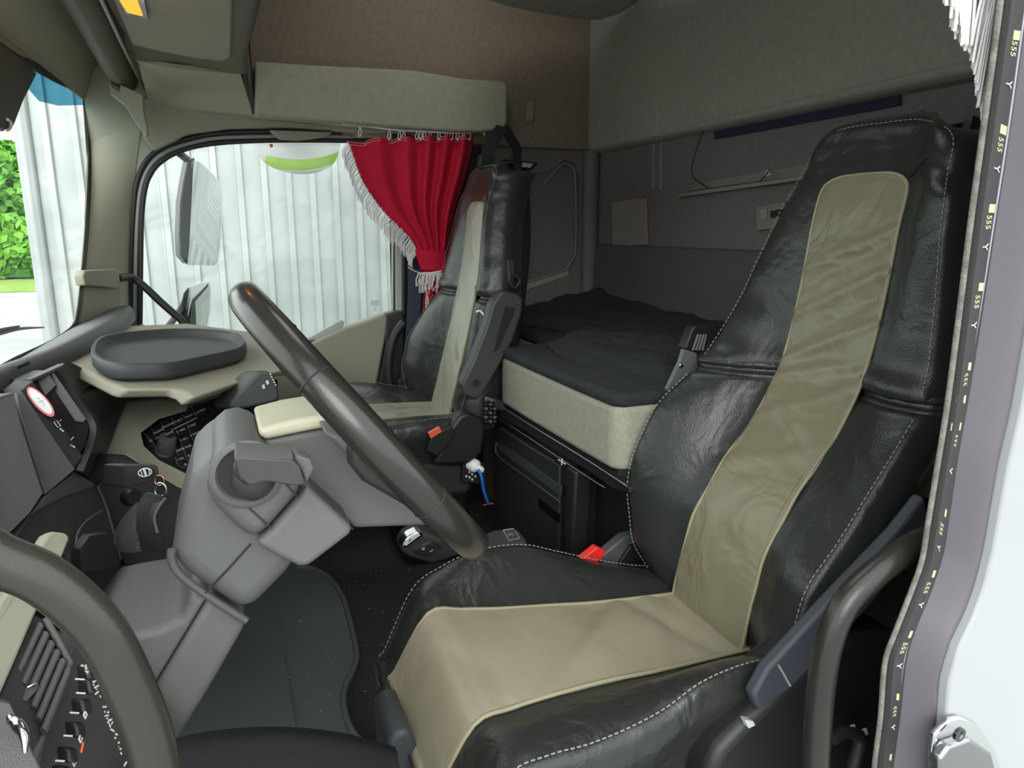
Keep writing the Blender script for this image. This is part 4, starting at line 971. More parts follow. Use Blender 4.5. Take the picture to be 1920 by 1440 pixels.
# beige trim arms round the keypad
arm_ = PD([(232, 742, 1.56), (290, 745, 1.57), (340, 752, 1.58), (354, 760, 1.57), (352, 770, 1.55), (300, 786, 1.5), (266, 812, 1.46), (272, 836, 1.44), (300, 862, 1.42), (352, 888, 1.41), (420, 915, 1.4), (420, 950, 1.38), (350, 918, 1.38), (330, 912, 1.38), (270, 874, 1.39), (236, 853, 1.39), (224, 858, 1.38), (207, 884, 1.36), (190, 906, 1.34), (182, 911, 1.33), (170, 898, 1.33), (155, 896, 1.33), (175, 858, 1.37), (205, 800, 1.46), (222, 765, 1.52)])
plate('beige_trim', arm_, (.03, .05, -.005), BEIGE, db, bevel=.006, seg=4)
# keypad panel
kp = PD([(352, 768, 1.57), (300, 786, 1.52), (266, 812, 1.48), (272, 838, 1.46), (300, 864, 1.44), (352, 890, 1.43), (420, 910, 1.43), (520, 760, 1.6), (520, 712, 1.64), (470, 722, 1.63)])
KP = kp
kO, kU, kV = pd(275, 822, 1.49), pd(470, 735, 1.63), pd(352, 888, 1.44)
ex = (pd(470, 740, 1.63)-kO); ey = (pd(362, 893, 1.44)-kO)
kN = ex.cross(ey).normalized()
if kN.x > 0: kN = -kN
def kq(u0, v0, u1, v1, dd=.0, g=1.2):
    """key from picture corner positions on the keypad plane"""
    pass
def onk(u, v, lift=.004):
    r_ = ray(u, v); t = (kO-CAM).dot(kN)/r_.dot(kN); return CAM+r_*t+kN*lift
plate('keypad_panel', [onk(u, v, .001) for u, v in [(352, 768), (300, 786), (266, 812), (272, 838), (300, 864), (352, 890), (420, 910), (520, 760), (520, 712), (470, 722), (400, 748)]], -kN*.02, BLKS, db)
KEYM = mat('key_black_gloss', '222225', .35)
# key grid: first row slanting up right, three columns below
top0 = [(212, 722), (291, 680), (378, 632), (472, 588), (566, 540), (660, 500)]   # crop coordinates (240 + x/4.8)
def kc(x, y): return (240+x/4.8, 660+y/4.8)
def key(poly, lab, cx, cy, size=.0075):
    P_ = [onk(*kc(x, y), .003) for x, y in poly]; c = sum(P_, V())/len(P_)
    P_ = [c+(p-c)*.94 for p in P_]
    k_ = plate('key', P_, kN*.004, KEYM, db, bevel=.0006, seg=2)
    for e in range(len(P_)) if False else (0,):
        a, b = P_[0], P_[1]
    tube('key_edge', [P_[0]+kN*.0045, P_[3]+kN*.0045], .0004, bpy.data.materials.get('dim_edge') or mat('dim_edge', '8b8b8e', .5), k_, cr=False, ns=4)
    if lab:
        e1 = (onk(*kc(cx+40, cy-18))-onk(*kc(cx, cy))).normalized(); e2 = kN.cross(e1)
        M = Matrix((e1, e2, kN)).transposed().to_4x4(); M.translation = onk(*kc(cx, cy), .0078)
        text('key_print', lab, size, M, GLY, k_)
key([(205, 690), (290, 650), (330, 740), (250, 795)], 'AUDIO', 282, 735)
key([(295, 645), (380, 600), (425, 690), (335, 738)], 'PHONE', 365, 683)
key([(384, 597), (468, 555), (515, 640), (428, 688)], 'FLEET', 460, 640, .0075)
key([(473, 552), (562, 510), (612, 600), (520, 640)], 'NAVI', 553, 598)
key([(567, 507), (660, 470), (715, 565), (616, 602)], 'CAMERA', 652, 556, .007)
key([(130, 730), (200, 692), (245, 800), (262, 880), (200, 880)], '\u23fb' if False else 'O', 210, 822, .008)
colr = [[('2 ABC', 430, 712), ('3 DEF', 528, 668)], [('5 JKL', 458, 790), ('6 MNO', 558, 742)], [('8 TUV', 485, 862), ('9 WXY', 588, 815)], [('0 +', 510, 935), ('# ', 610, 890)]]
for rI in range(4):
    for cI in range(2):
        lab, x, y = colr[rI][cI]
        key([(x, y), (x+92, y-42), (x+118, y+26), (x+26, y+70)], lab, x+52, y+16, .007)
key([(430, 880), (482, 862), (508, 932), (455, 955)], 'INFO', 468, 905, .006)
key([(425, 965), (505, 935), (530, 1000), (450, 1040)], '* OK', 478, 985, .006)
key([(455, 1042), (535, 1005), (560, 1060), (510, 1070)], 'C', 522, 1035, .008)
key([(720, 480), (790, 450), (830, 530), (755, 560)], '', 0, 0)
key([(795, 450), (870, 430), (915, 505), (830, 545)], '', 0, 0)
tube('chrome_division', [onk(*kc(250, 800), .006), onk(*kc(420, 708), .006), onk(*kc(620, 610), .006)], .0009, GLY, db, cr=False, ns=5)
kb = lathe('volume_knob', [(0, .036), (.015, .036), (.017, .033), (.019, .0), (.021, -.002), (.021, -.006), (0, -.006)], DGREY, db, frame_of(onk(*kc(345, 885), .004), kN+V((-.15, -.3, .25))), ns=32)
e1 = (onk(*kc(400, 850))-onk(*kc(360, 868))).normalized()
M = Matrix((e1, kN.cross(e1), kN)).transposed().to_4x4(); M.translation = onk(*kc(402, 853), .0418)
lathe('knob_cap', [(0, .003), (.010, .003), (.011, .0), (0, 0)], BLKS, db, frame_of(onk(*kc(402, 853), .037), kN), ns=24)
text('knob_print', 'MUTE', .006, M, GLY, kb)
# rocker pod with lock symbols in front of the keypad
pod = PX([(429, 756), (445, 738), (485, 697), (500, 694), (516, 704), (524, 735), (524, 752), (470, 764), (432, 768)], 'x', .90)
plate('switch_pod', pod, (.07, .03, -.01), mat('pod_green_grey', '3c403f', .5, bump=.3, bscale=700), db, bevel=.012, seg=4)
for (u, v) in ((494, 726), (501, 718)):
    k_ = plate('lock_button', PX([(u-3, v-3), (u+2, v-5), (u+4, v+2), (u-1, v+4)], 'x', .894), (.004, 0, 0), GLY, db, bevel=.0005)
for k in range(5):
    plate('pod_print', PX([(506+k*2.5, 700+k*5), (509+k*2.5, 702+k*5), (508+k*2.5, 704+k*5), (505+k*2.5, 702+k*5)], 'x', .894), (.003, 0, 0), GLY, db)
# left charcoal fascia, sticker strip and slot
plate('fascia_hood', PD([(-60, 780, .98), (-20, 750, 1.04), (28, 735, 1.12), (33, 760, 1.10), (44, 800, 1.06), (60, 850, 1.02), (84, 925, .97), (60, 960, .93), (-10, 1030, .86), (-60, 1060, .84)]), (.05, .06, -.01), mat('fascia_purple_grey', '545155', .5, bump=.4, bscale=900), db, bevel=.004)
plate('fascia_panel', PD([(30, 737, 1.16), (42, 738, 1.16), (142, 880, 1.08), (130, 890, 1.06), (86, 927, 1.0), (62, 850, 1.05), (46, 800, 1.09), (34, 760, 1.13)]), (.04, .06, -.01), bpy.data.materials['fascia_purple_grey'], db, bevel=.006)
plate('media_strip', PD([(38, 733, 1.17), (62, 713, 1.2), (156, 856, 1.13), (138, 883, 1.08)]), (.02, .03, 0), BLK, db, bevel=.002)
sO, sX, sY = pd(50, 724, 1.185), pd(147, 868, 1.105), pd(62, 713, 1.2)
sN = (sX-sO).cross(sY-sO).normalized(); sN = -sN if sN.x > 0 else sN
def ons(u, v, l=.002):
    r_ = ray(u, v); t = (sO-CAM).dot(sN)/r_.dot(sN); return CAM+r_*t+sN*l
def sell(rx, ry, n=28):
    out_ = []
    for k in range(n):
        a = 2*math.pi*k/n; x, y = rx*math.cos(a), ry*math.sin(a); ca, sa = math.cos(.83), math.sin(.83)
        out_.append(ons(76+x*ca-y*sa, 757+x*sa+y*ca, .0035))
    return out_
st_ = plate('round_sticker', sell(36, 12.5), sN*.001, mat('sticker_red', 'd07078', .5), db)
plate('sticker_centre', [p+sN*.0012 for p in sell(31, 9.5)], sN*.0006, mat('sticker_white', 'd9dcdc', .5), st_)
for k, (u, v) in enumerate([(72, 752), (77, 757), (82, 763), (74, 758), (80, 756)]):
    plate('sticker_print', [ons(u+a, v+b, .0055) for a, b in ((-2, -1.5), (1, -1), (2, 1.5), (-1, 1))], sN*.0004, mat('faded_print', 'a9b0b4', .6) if k == 0 else bpy.data.materials['faded_print'], st_)
pu = plate('usb_port', [ons(u, v, .0032) for u, v in ((101, 795), (107, 793), (113, 802), (108, 805))], sN*.001, mat('port_black', '08080a', .3), db)
tube('port_rim', [ons(u, v, .0042) for u, v in ((101, 795), (107, 793), (113, 802), (108, 805), (101, 795))], .0006, GLY, pu, cr=False, ns=4)
pj = plate('aux_port', [ons(129+4*math.cos(a/12*6.283)*.8+2.5*math.sin(a/12*6.283), 831+6*math.sin(a/12*6.283)+3*math.cos(a/12*6.283), .0032) for a in range(12)], sN*.001, bpy.data.materials['port_black'], db)
for a, b in (((112, 792), (115, 790)), ((133, 828), (138, 822)), ((131, 836), (136, 840))): tube('port_line', [ons(*a, .0035), ons(*b, .0035)], .0006, GLY, pj, cr=False, ns=4)
for (u, v) in ((113, 808), (117, 811), (138, 841)): plate('port_print', [ons(u+a, v+b, .0035) for a, b in ((-2, -2), (2, -1), (3, 2), (-1, 1))], sN*.0004, bpy.data.materials['faded_print'], pj)
plate('slot_frame', PD([(62, 713, 1.21), (97, 695, 1.28), (108, 712, 1.27), (168, 797, 1.22), (160, 835, 1.17), (150, 850, 1.14)]), (.03, .05, -.0), mat('slot_dark', '131315', .35), db)
plate('slot_bar', PD([(94, 701, 1.25), (103, 699, 1.25), (164, 786, 1.19), (157, 792, 1.18)]), (.01, .015, 0), DASHD, db, bevel=.002)
plate('slot_back', PD([(66, 716, 1.215), (92, 703, 1.24), (105, 722, 1.23), (85, 742, 1.2)]), (.01, .01, 0), DGREY, db)
plate('slot_top_edge', PD([(56, 712, 1.2), (98, 693, 1.25), (120, 683, 1.29), (121, 687, 1.29), (99, 699, 1.25), (60, 716, 1.2)]), (.01, .01, 0), DGREY, db)
rows = [PD([(97, 695, 1.28), (120, 682, 1.36), (170, 706, 1.46), (234, 742, 1.56)]), PD([(120, 728, 1.3), (150, 735, 1.4), (190, 745, 1.49), (231, 762, 1.53)]),
        PD([(148, 768, 1.3), (170, 775, 1.4), (195, 785, 1.45), (213, 800, 1.46)]), PD([(168, 800, 1.24), (178, 815, 1.33), (188, 825, 1.38), (196, 835, 1.40)]),
        PD([(160, 838, 1.18), (165, 850, 1.24), (172, 858, 1.29), (178, 862, 1.34)]), PD([(142, 882, 1.08), (145, 888, 1.13), (150, 893, 1.18), (156, 898, 1.26)])]
grid('side_concave', rows, DASHD, db, thick=.01, side=1)
tube('concave_seam', PD([(125, 686, 1.35), (150, 724, 1.39), (168, 760, 1.38), (172, 778, 1.36), (166, 795, 1.3)]), .0014, DGREY, db, ns=6)
# shelf below the fascia
plate('lower_ledge', PD([(86, 927, 1.0), (142, 882, 1.09), (156, 897, 1.15), (172, 900, 1.16), (182, 911, 1.17), (110, 936, 1.02), (60, 962, .95)]), (.03, .05, -.04), DASH, db, bevel=.004)
plate('knee_panel', PD([(60, 960, .96), (110, 938, 1.02), (181, 912, 1.16), (205, 975, 1.14), (230, 1050, 1.1), (225, 1120, 1.05), (150, 1110, .98), (125, 1040, .96), (60, 1060, .92), (20, 1010, .92)]), (.05, .08, -.01), DASHD, db, bevel=.004)
tube('knee_seam', PD([(152, 1075, .955), (143, 1040, .965), (146, 1000, .99), (165, 975, 1.03), (192, 958, 1.08)]), .0016, DGREY, db, ns=6)
plate('knee_pocket', PD([(152, 1075, .945), (150, 1030, .955), (168, 1005, .975), (200, 1000, 1.0), (215, 1020, 1.0), (222, 1060, .98)]), (.01, .01, 0), mat('pocket_black', '101011', .5), db)
plate('ignition_panel', PD([(181, 911, 1.2), (190, 904, 1.22), (224, 858, 1.27), (236, 852, 1.29), (332, 911, 1.3), (420, 950, 1.3), (420, 1060, 1.2), (232, 1060, 1.15), (208, 985, 1.18)]), (.04, .06, 0), mat('ignition_black', '262527', .5, bump=.3, bscale=800), db, bevel=.003)
tube('panel_seam', PD([(183, 914, 1.17), (200, 955, 1.15), (226, 1050, 1.1)]), .0028, DGREY, db, ns=8)
lathe('ignition_barrel', [(0, .01), (.012, .01), (.014, .006), (.015, -.01), (0, -.01)], BLKS, db, frame_of(pd(247, 932, 1.19), (-.8, -.5, .2)))
# left side: beige bar, vent with louvres, rocker switches
plate('left_beige_trim', PD([(88, 1002, .80), (100, 996, .81), (126, 999, .82), (132, 1010, .82), (104, 1072, .78), (66, 1155, .72), (34, 1230, .68), (0, 1308, .64), (-40, 1400, .60), (-60, 1250, .62), (0, 1128, .70), (50, 1062, .75)]), (.012, .012, -.006), BEIGE, db, bevel=.005, seg=4)
plate('vent_housing', PD([(66, 1153, .73), (82, 1158, .735), (134, 1243, .72), (100, 1330, .68), (50, 1460, .62), (-40, 1460, .60), (0, 1310, .65)]), (.03, .05, 0), BLK, db, bevel=.004)
for k in range(6):
    a = (76+k*10.5, 1172+k*17); b = (34+k*9.5, 1262+k*22)
    tube('vent_louvre', [pd(a[0], a[1], .722-.004*k), pd(b[0], b[1], .682-.006*k)], .0052, DGREY, db, cr=False, ns=8, flat=((.6, -.8, .1), .35))
tube('vent_edge', PD([(85, 1160, .728), (108, 1200, .722), (131, 1243, .715), (112, 1290, .70), (78, 1380, .66), (52, 1450, .62)]), .0035, DASH, db, cr=False, ns=8)
plate('vent_thumb', PD([(50, 1290, .672), (70, 1281, .678), (74, 1290, .676), (66, 1300, .67), (48, 1318, .66)]), (.01, .01, 0), DASH, db, bevel=.002)
tube('vent_thumb_edge', PD([(52, 1289, .67), (69, 1281, .674), (73, 1290, .672)]), .0012, CHR, db, cr=False, ns=6)
plate('lower_side_panel', PD([(132, 1243, .73), (150, 1180, .77), (200, 1160, .82), (330, 1380, .82), (330, 1500, .78), (50, 1500, .64), (100, 1330, .69)]), (.03, .06, -.02), DASHD, db, bevel=.003)
for i, (u, v) in enumerate([(150, 1262), (152, 1288), (140, 1325), (128, 1368), (113, 1415), (103, 1450)]):
    s_ = plate('rocker_switch', PD([(u-10, v-16, .70-.01*i), (u+10, v-16, .71-.01*i), (u+14, v+12, .705-.01*i), (u-6, v+14, .695-.01*i)]), (-.012, -.012, .004), BLKS, db, bevel=.003)
    tube('switch_edge', PD([(u-9, v+11, .678-.01*i), (u+8, v+12, .684-.01*i)]), .0008, GLY, s_, cr=False, ns=5)
for (u, v) in ((159, 1340), (150, 1385), (138, 1430)):
    tube('switch_symbol', PD([(u, v-6, .665), (u+4, v, .665), (u+1, v+7, .66), (u-2, v, .66), (u, v-6, .66)]), .0008, GLY, db, cr=False, ns=5)
plate('amber_mark', PD([(156, 1392, .66), (158, 1392, .66), (154, 1412, .655), (152, 1411, .655)]), (.001, .001, 0), ORG, db)
plate('door_latch_panel', PD([(-30, 1300, .58), (22, 1315, .6), (85, 1445, .57), (85, 1500, .56), (-30, 1500, .55)]), (.02, .03, 0), DASH, db, bevel=.004)
tube('chrome_emblem', PD([(16, 1340, .575), (24, 1352, .575), (36, 1362, .57), (46, 1380, .565), (47, 1412, .56)]), [.002, .005, .0055, .004, .0015], CHR, db, ns=8)

# tray on the passenger dash
tr = thing('dash_tray', 'dark slate rubber tray with raised rim on passenger dash top', 'tray', px(320, 670, 'z', .85))
rim = [(170, 655), (175, 640), (195, 628), (250, 620), (330, 615), (400, 617), (445, 624), (459, 636), (460, 645), (440, 655), (380, 668), (320, 680), (270, 682), (220, 682), (190, 676), (173, 665)]
TP = V((1, .28, .889))
Rm = cr_pts([onpl(u, v, TP, PN) for u, v in rim], 3, True); cR = sum(Rm, V())/len(Rm)
def ringz(f, z): return [V((cR.x+(p.x-cR.x)*f, cR.y+(p.y-cR.y)*f, z-.896+.889+.1*(cR.y+(p.y-cR.y)*f-.28))) for p in Rm]
bm = bmesh.new(); rings = [ringz(f, z) for f, z in ((.0, .876), (.6, .876), (.86, .876), (.90, .879), (.925, .890), (.945, .896), (.985, .896), (1.0, .892), (1.0, .872), (.975, .866), (.94, .864), (.92, .858), (.0, .858))]
VV = [[bm.verts.new(p) for p in R_] for R_ in rings]
for A, B in zip(VV, VV[1:]):
    for k in range(len(A)): bm.faces.new([A[k], A[(k+1) % len(A)], B[(k+1) % len(A)], B[k]])
bmesh.ops.remove_doubles(bm, verts=bm.verts, dist=1e-5); bmesh.ops.recalc_face_normals(bm, faces=bm.faces)
me = bpy.data.meshes.new('tray_body'); bm.to_mesh(me); bm.free()
link('tray_body', me, mat('slate_rubber_tray', '3e4144', .55, bump=.2, bscale=500, h2='46494b', vscale=8), tr, sharp=50)

# keys
r = thing('ignition_key', 'black key fob with silver round emblem and rings in the ignition', 'key', pd(262, 890, 1.12))
fb = [(228, 873), (235, 871), (290, 870), (297, 874), (300, 893), (292, 899), (238, 915), (231, 912)]
plate('fob', PD([(u, v, 1.10) for u, v in fb]), (.03, .03, -.004), BLKS, r, bevel=.004, seg=4)
def ell(cu, cv, a, b, d, ang=0, n=24): return [pd(cu+a*math.cos(k/n*6.2832)*math.cos(ang)-b*math.sin(k/n*6.2832)*math.sin(ang), cv+a*math.cos(k/n*6.2832)*math.sin(ang)+b*math.sin(k/n*6.2832)*math.cos(ang), d) for k in range(n)]
tube('emblem_ring', ell(272, 886, 12.5, 7.5, 1.094, -.15), .0011, GLY, r, cyc=True, n=1, ns=6)
tube('emblem_bar', PD([(270, 879, 1.093), (275, 893, 1.093)]), .002, GLY, r, cr=False, ns=6)
for a, b in (((264, 882), (267, 891)), ((279, 880), (281, 890))): tube('emblem_hatch', PD([(*a, 1.093), (*b, 1.093)]), .0008, GLY, r, cr=False, ns=5)
tube('small_ring', ell(299, 901, 9, 9.5, 1.10), .0013, mat('copper_ring', 'd59a86', .25, metal=1), r, cyc=True, n=1, ns=8)
tube('split_ring', ell(301, 918, 11, 12.5, 1.09), .0017, CHR, r, cyc=True, n=1, ns=8)
r = thing('spare_key_fob', 'bundle of black ribbed remote fobs dangling from the key ring', 'key fob', pd(290, 980, 1.05))
plate('curved_fob', PD([(300, 926, 1.06), (313, 932, 1.06), (302, 950, 1.05), (296, 975, 1.04), (302, 1005, 1.03), (312, 1035, 1.02), (290, 1038, 1.03), (280, 1000, 1.04), (280, 960, 1.05), (288, 938, 1.06)]), (.02, .02, 0), BLKS, r, bevel=.006, seg=4)
tube('fob_highlight', PD([(311, 934, 1.052), (298, 952, 1.042), (290, 972, 1.035), (296, 1000, 1.03)]), .0025, DGREY, r, ns=8)
plate('keypad_fob', PD([(235, 1008, 1.07), (250, 978, 1.08), (280, 945, 1.09), (284, 990, 1.07), (268, 1035, 1.05), (243, 1040, 1.05), (238, 1020, 1.06)]), (.02, .02, 0), BLK, r, bevel=.003)
for i in range(5):
    for j in range(2):
        u, v = 262+i*3.2-j*8, 968+i*2+j*22+i*6
        tube('fob_ridge', PD([(u, v-12, 1.062), (u-4, v-6, 1.06), (u-2, v, 1.06), (u-6, v+7, 1.058)]), .0008, DGREY, r, cr=False, ns=5)
tube('fob_emblem', ell(258, 1022, 3.5, 6, 1.04), .0008, DGREY, r, cyc=True, n=1, ns=5)

# ================================================================== STEERING COLUMN AND WHEEL
sc_ = thing('steering_shroud', 'grey moulded steering column shroud rising from floor with a stalk socket', 'steering column', (.45, .1, 0))
plate('column_foot', PX([(185, 1205), (240, 1192), (300, 1180), (340, 1160), (360, 1120), (392, 1118), (463, 1165), (455, 1185), (395, 1290), (318, 1415), (290, 1500), (60, 1500), (110, 1360), (150, 1255)], 'x', .315), (.21, 0, 0), GREYC, sc_, bevel=.032, seg=6)
plate('foot_side_cover', PX([(392, 1118), (463, 1165), (455, 1185), (395, 1290), (318, 1415), (282, 1440), (286, 1290)], 'x', .309), (.08, 0, 0), mat('foot_cover_grey', '5d5c5a', .5, bump=.3, bscale=1000), sc_, bevel=.010, seg=4)
plate('lower_shroud', PX([(345, 950), (360, 895), (382, 862), (420, 846), (500, 850), (575, 920), (560, 1060), (462, 1160), (392, 1112), (350, 1082), (330, 1060), (322, 1040)], 'x', .300), (.20, 0, 0), GREYC, sc_, bevel=.028, seg=5)
tube('shroud_seam', PX([(470, 1020), (430, 1065), (385, 1112)], 'x', .2985), .0011, BLKS, sc_, cr=False, ns=5)
tube('collar', PX([(322, 1030), (322, 1050), (338, 1078), (390, 1118), (462, 1164)], 'x', .302), .005, DGREY, sc_, ns=8)
tube('foot_seam', PX([(388, 1120), (340, 1200), (284, 1293)], 'x', .3125), .0011, BLKS, sc_, cr=False, ns=5)
# upper pod with stalk socket, split in three shells
plate('upper_pod', PX([(388, 925), (393, 885), (405, 852), (425, 834), (455, 828), (480, 836), (498, 850), (573, 908), (560, 930), (508, 990), (477, 1019), (440, 990), (405, 955)], 'x', .272), (.185, 0, 0), GREYC, sc_, bevel=.022, seg=5)
plate('lower_pod', PX([(575, 910), (664, 992), (655, 1005), (578, 1064), (560, 1064), (520, 1045), (479, 1021), (512, 991), (562, 933)], 'x', .272), (.185, 0, 0), mat('pod_warm_grey', '62615f', .5, bump=.4, bscale=1000), sc_, bevel=.008, seg=5)
tube('pod_seam', PX([(437, 930), (470, 955), (508, 990)], 'x', .2705), .0011, BLKS, sc_, cr=False, ns=5)
tube('pod_seam', PX([(535, 905), (558, 932), (572, 912)], 'x', .2705), .0011, BLKS, sc_, cr=False, ns=5)
c0 = px(462, 888, 'x', .272)
lathe('socket_rim', [(.030, -.004), (.038, .0005), (.040, .0035), (.038, .0055), (.033, .006), (.030, .003), (.028, -.006)], GREYC, sc_, frame_of(c0, (-1, -.0, .0)), ns=36)
lathe('socket_bowl', [(0, .0006), (.029, .0006), (.030, .002), (0, .0026)], mat('socket_dark', '1e1d1e', .5), sc_, frame_of(c0, (-1, 0, 0)), ns=36)
r = thing('control_stalk', 'broad dark grey control stalk lever poking out of column socket', 'stalk', c0)
lathe('ball', [(0, .024), (.014, .02), (.022, .010), (.024, 0), (.024, -.004), (0, -.004)], mat('stalk_dark', '3a3a3a', .4, bump=.2, bscale=800), r, frame_of(px(475, 898, 'x', .270), (-1, 0, 0)), ns=28)
plate('lever', PX([(439, 862), (445, 856), (548, 862), (562, 875), (573, 908), (556, 912), (498, 903), (468, 912), (448, 895)], 'x', .185), (.03, 0, 0), bpy.data.materials['stalk_dark'], r, bevel=.004, seg=4)
plate('lever_top', [px(440, 857, 'x', .185), px(549, 862, 'x', .185), px(552, 857, 'x', .19), px(443, 851, 'x', .19)], (.045, 0, 0), DASH, r, bevel=.0015)
plate('lever_end', PX([(550, 861), (556, 852), (583, 862), (590, 880), (574, 908), (563, 880)], 'x', .20), (.03, 0, 0), DASH, r, bevel=.004, seg=4)
tube('lever_neck', [px(475, 890, 'x', .262), px(462, 878, 'x', .235), px(470, 880, 'x', .205)], .014, bpy.data.materials['stalk_dark'], r)

# steering wheel
wc = V((.45, -.177, .8465)); wd = V((0, -.619, -.786)).normalized(); wn = V((0, -.786, .619)).normalized(); wx = V((1, 0, 0))
sw = thing('steering_wheel', 'dark leather steering wheel seen edge on, beige topped grey hub below', 'steering wheel', wc)
def wring(R, a0, a1, n): return [wc+(wx*math.cos(lerp(a0, a1, k/n))+wd*math.sin(lerp(a0, a1, k/n)))*R for k in range(n+1)]
bm = bmesh.new(); NS = 96; RR = .238
rings = []
for i in range(NS):
    a = 2*math.pi*i/NS; o_ = wx*math.cos(a)+wd*math.sin(a); ring = []
    for k in range(18):
        b = 2*math.pi*k/18; ring.append(bm.verts.new(wc+o_*(RR+.0175*math.cos(b))+wn*.022*math.sin(b)))
    rings.append(ring)
for i in range(NS):
    A, B = rings[i], rings[(i+1) % NS]
    for k in range(18): bm.faces.new([A[k], A[(k+1) % 18], B[(k+1) % 18], B[k]])
bmesh.ops.recalc_face_normals(bm, faces=bm.faces)
me = bpy.data.meshes.new('rim'); bm.to_mesh(me); bm.free(); link('rim', me, WHEELM, sw)
for a in (math.radians(167), math.radians(13), math.radians(215), math.radians(325)):
    o_ = wx*math.cos(a)+wd*math.sin(a); c_ = wc+o_*RR
    tube('rim_seam', [c_+o_*.0178*math.cos(k/16*6.283)+wn*.0223*math.sin(k/16*6.283) for k in range(16)], .0011, BLK, sw, cyc=True, n=1, ns=5)
hubP = PX([(500, 842), (492, 826), (560, 812), (640, 798), (720, 850), (790, 915), (850, 972), (835, 986), (664, 992), (572, 908)], 'x', .335)
plate('hub', hubP, (.14, 0, 0), GREYC, sw, bevel=.022, seg=5)
plate('hub_cap', PX([(496, 827), (488, 818), (482, 806), (545, 789), (618, 776), (645, 797), (560, 813)], 'x', .330), (.125, 0, 0), mat('pale_beige_hub_cap', 'b4b19b', .5, bump=.2, bscale=900), sw, bevel=.012, seg=5)
plate('hub_gap_line', PX([(500, 842), (572, 908), (664, 992), (660, 994), (568, 912), (496, 845)], 'x', .331), (.13, 0, 0), BLKS, sw)
for sgn, xs in ((1, .255), (-1, .615)):
    plate('spoke', PX([(652, 838), (656, 874), (682, 906), (724, 930), (762, 952), (806, 992), (850, 1010), (870, 985), (800, 890), (700, 800)], 'x', xs), (.03, 0, 0), mat('spoke_dark', '2e2e2d', .4, bump=.15, bscale=700) if sgn > 0 else bpy.data.materials['spoke_dark'], sw, bevel=.010, seg=4)
for xs in (.27, .52):
    plate('spoke_arm', [V((xs, p.y, p.z)) for p in PX([(600, 800), (640, 800), (720, 880), (700, 900)], 'x', .30)], (.10, 0, 0), GREYC, sw, bevel=.01)

# ================================================================== FLOOR MAT, CENTRE CONSOLE, SHIFTER
fm = thing('rubber_floor_mat', 'black rubber driver floor mat with a raised wavy edge', 'floor mat', (.7, .05, 0))
edge = [(560, 1064), (590, 1068), (620, 1085), (645, 1120), (660, 1170), (672, 1225), (668, 1252), (652, 1285), (648, 1320), (660, 1365), (685, 1395), (722, 1403), (770, 1410)]
E3 = PX(edge, 'z', .012)
back = [V((.04, E3[-1].y, .012)), V((.04, .2, .012)), V((1.9, .2, .012)), V((1.9, -.2, .012))]
plate('mat_sheet', E3+back[:3]+[V((1.9, E3[0].y, .012))], (0, 0, -.03), MAT_, fm)
tube('raised_edge', [p+V((0, .004, .004)) for p in E3], .008, mat('mat_edge_grey', '66696a', .5), fm, ns=8)
rows = []
for x in (.05, .5, 1.0, 1.5, 2.1):
    rows.append([V((x, -.08, .014)), V((x, .02, .016)), V((x, .10, .04)), V((x, .18, .11)), V((x, .25, .24)), V((x, .29, .4))])
grid('toe_board', rows, MAT_, fm, thick=.01, side=1)
r = thing('door_sill', 'black moulded door sill along the bottom of the doorway', 'sill', (.1, 0, 0))
sl = PX([(300, 1418), (360, 1400), (450, 1388), (540, 1386), (640, 1396), (735, 1420)], 'x', .16)
rows = [[p+V((.03, 0, -.02)) for p in sl], [p+V((.006, 0, -.002)) for p in sl], sl, [p+V((-.012, 0, -.004)) for p in sl], [V((.10, p.y, p.z-.05)) for p in sl], [V((.04, p.y, p.z-.1)) for p in sl], [V((.0, p.y, p.z-.3)) for p in sl]]
grid('sill_cover', rows, mat('sill_black', '101011', .7, bump=.3, bscale=700, spec=.25), r, thick=.01, side=1)
cc = thing('centre_console', 'low dark centre console with a square button and shift lever socket', 'console', (1.15, -.65, 0))
plate('console_top', PX([(860, 1028), (880, 1012), (925, 992), (972, 990), (986, 1008), (1000, 1040), (940, 1060), (880, 1060)], 'z', .30), (0, 0, -.28), DGREY, cc, bevel=.012, seg=4)
tube('button_outline', PX([(943, 994), (963, 991), (974, 1009), (955, 1013), (943, 994)], 'z', .3015), .001, GLY, cc, cr=False, ns=5)
text('brake_symbol', '(P)', .016, Matrix.Translation(px(958, 1002, 'z', .3012)) @ Matrix.Rotation(-1.9, 4, 'Z'), GLY, cc)
plate('lever_socket', PX([(870, 1010), (890, 1002), (905, 1022), (880, 1032)], 'z', .306), (0, 0, -.02), BLKS, cc, bevel=.003)
sh_ = thing('shift_lever', 'black gear selector knob with chrome top and plus minus button', 'gear lever', px(850, 1040, 'x', 1.0))
X0 = .98
rows = []
def knob_sec(u, v, ru, rv, x0, x1):
    pass
plate('knob', PX([(752, 1034), (754, 1020), (764, 1007), (780, 999), (794, 997), (850, 1018), (864, 1030), (862, 1042), (835, 1052), (812, 1058), (790, 1052), (765, 1043)], 'x', X0), (.06, 0, 0), DASHD, sh_, bevel=.012, seg=5)
plate('chrome_cap', PX([(753, 1026), (756, 1016), (768, 1004), (783, 997), (793, 998), (793, 1006), (782, 1014), (765, 1026), (756, 1030)], 'x', X0-.004), (.035, 0, 0), CHR, sh_, bevel=.005, seg=4)
plate('cap_face', PX([(757, 1022), (762, 1013), (774, 1004), (785, 1000), (789, 1004), (776, 1013), (762, 1024)], 'x', X0-.006), (.01, 0, 0), mat('silver_face', 'd4d8da', .35), sh_, bevel=.001)
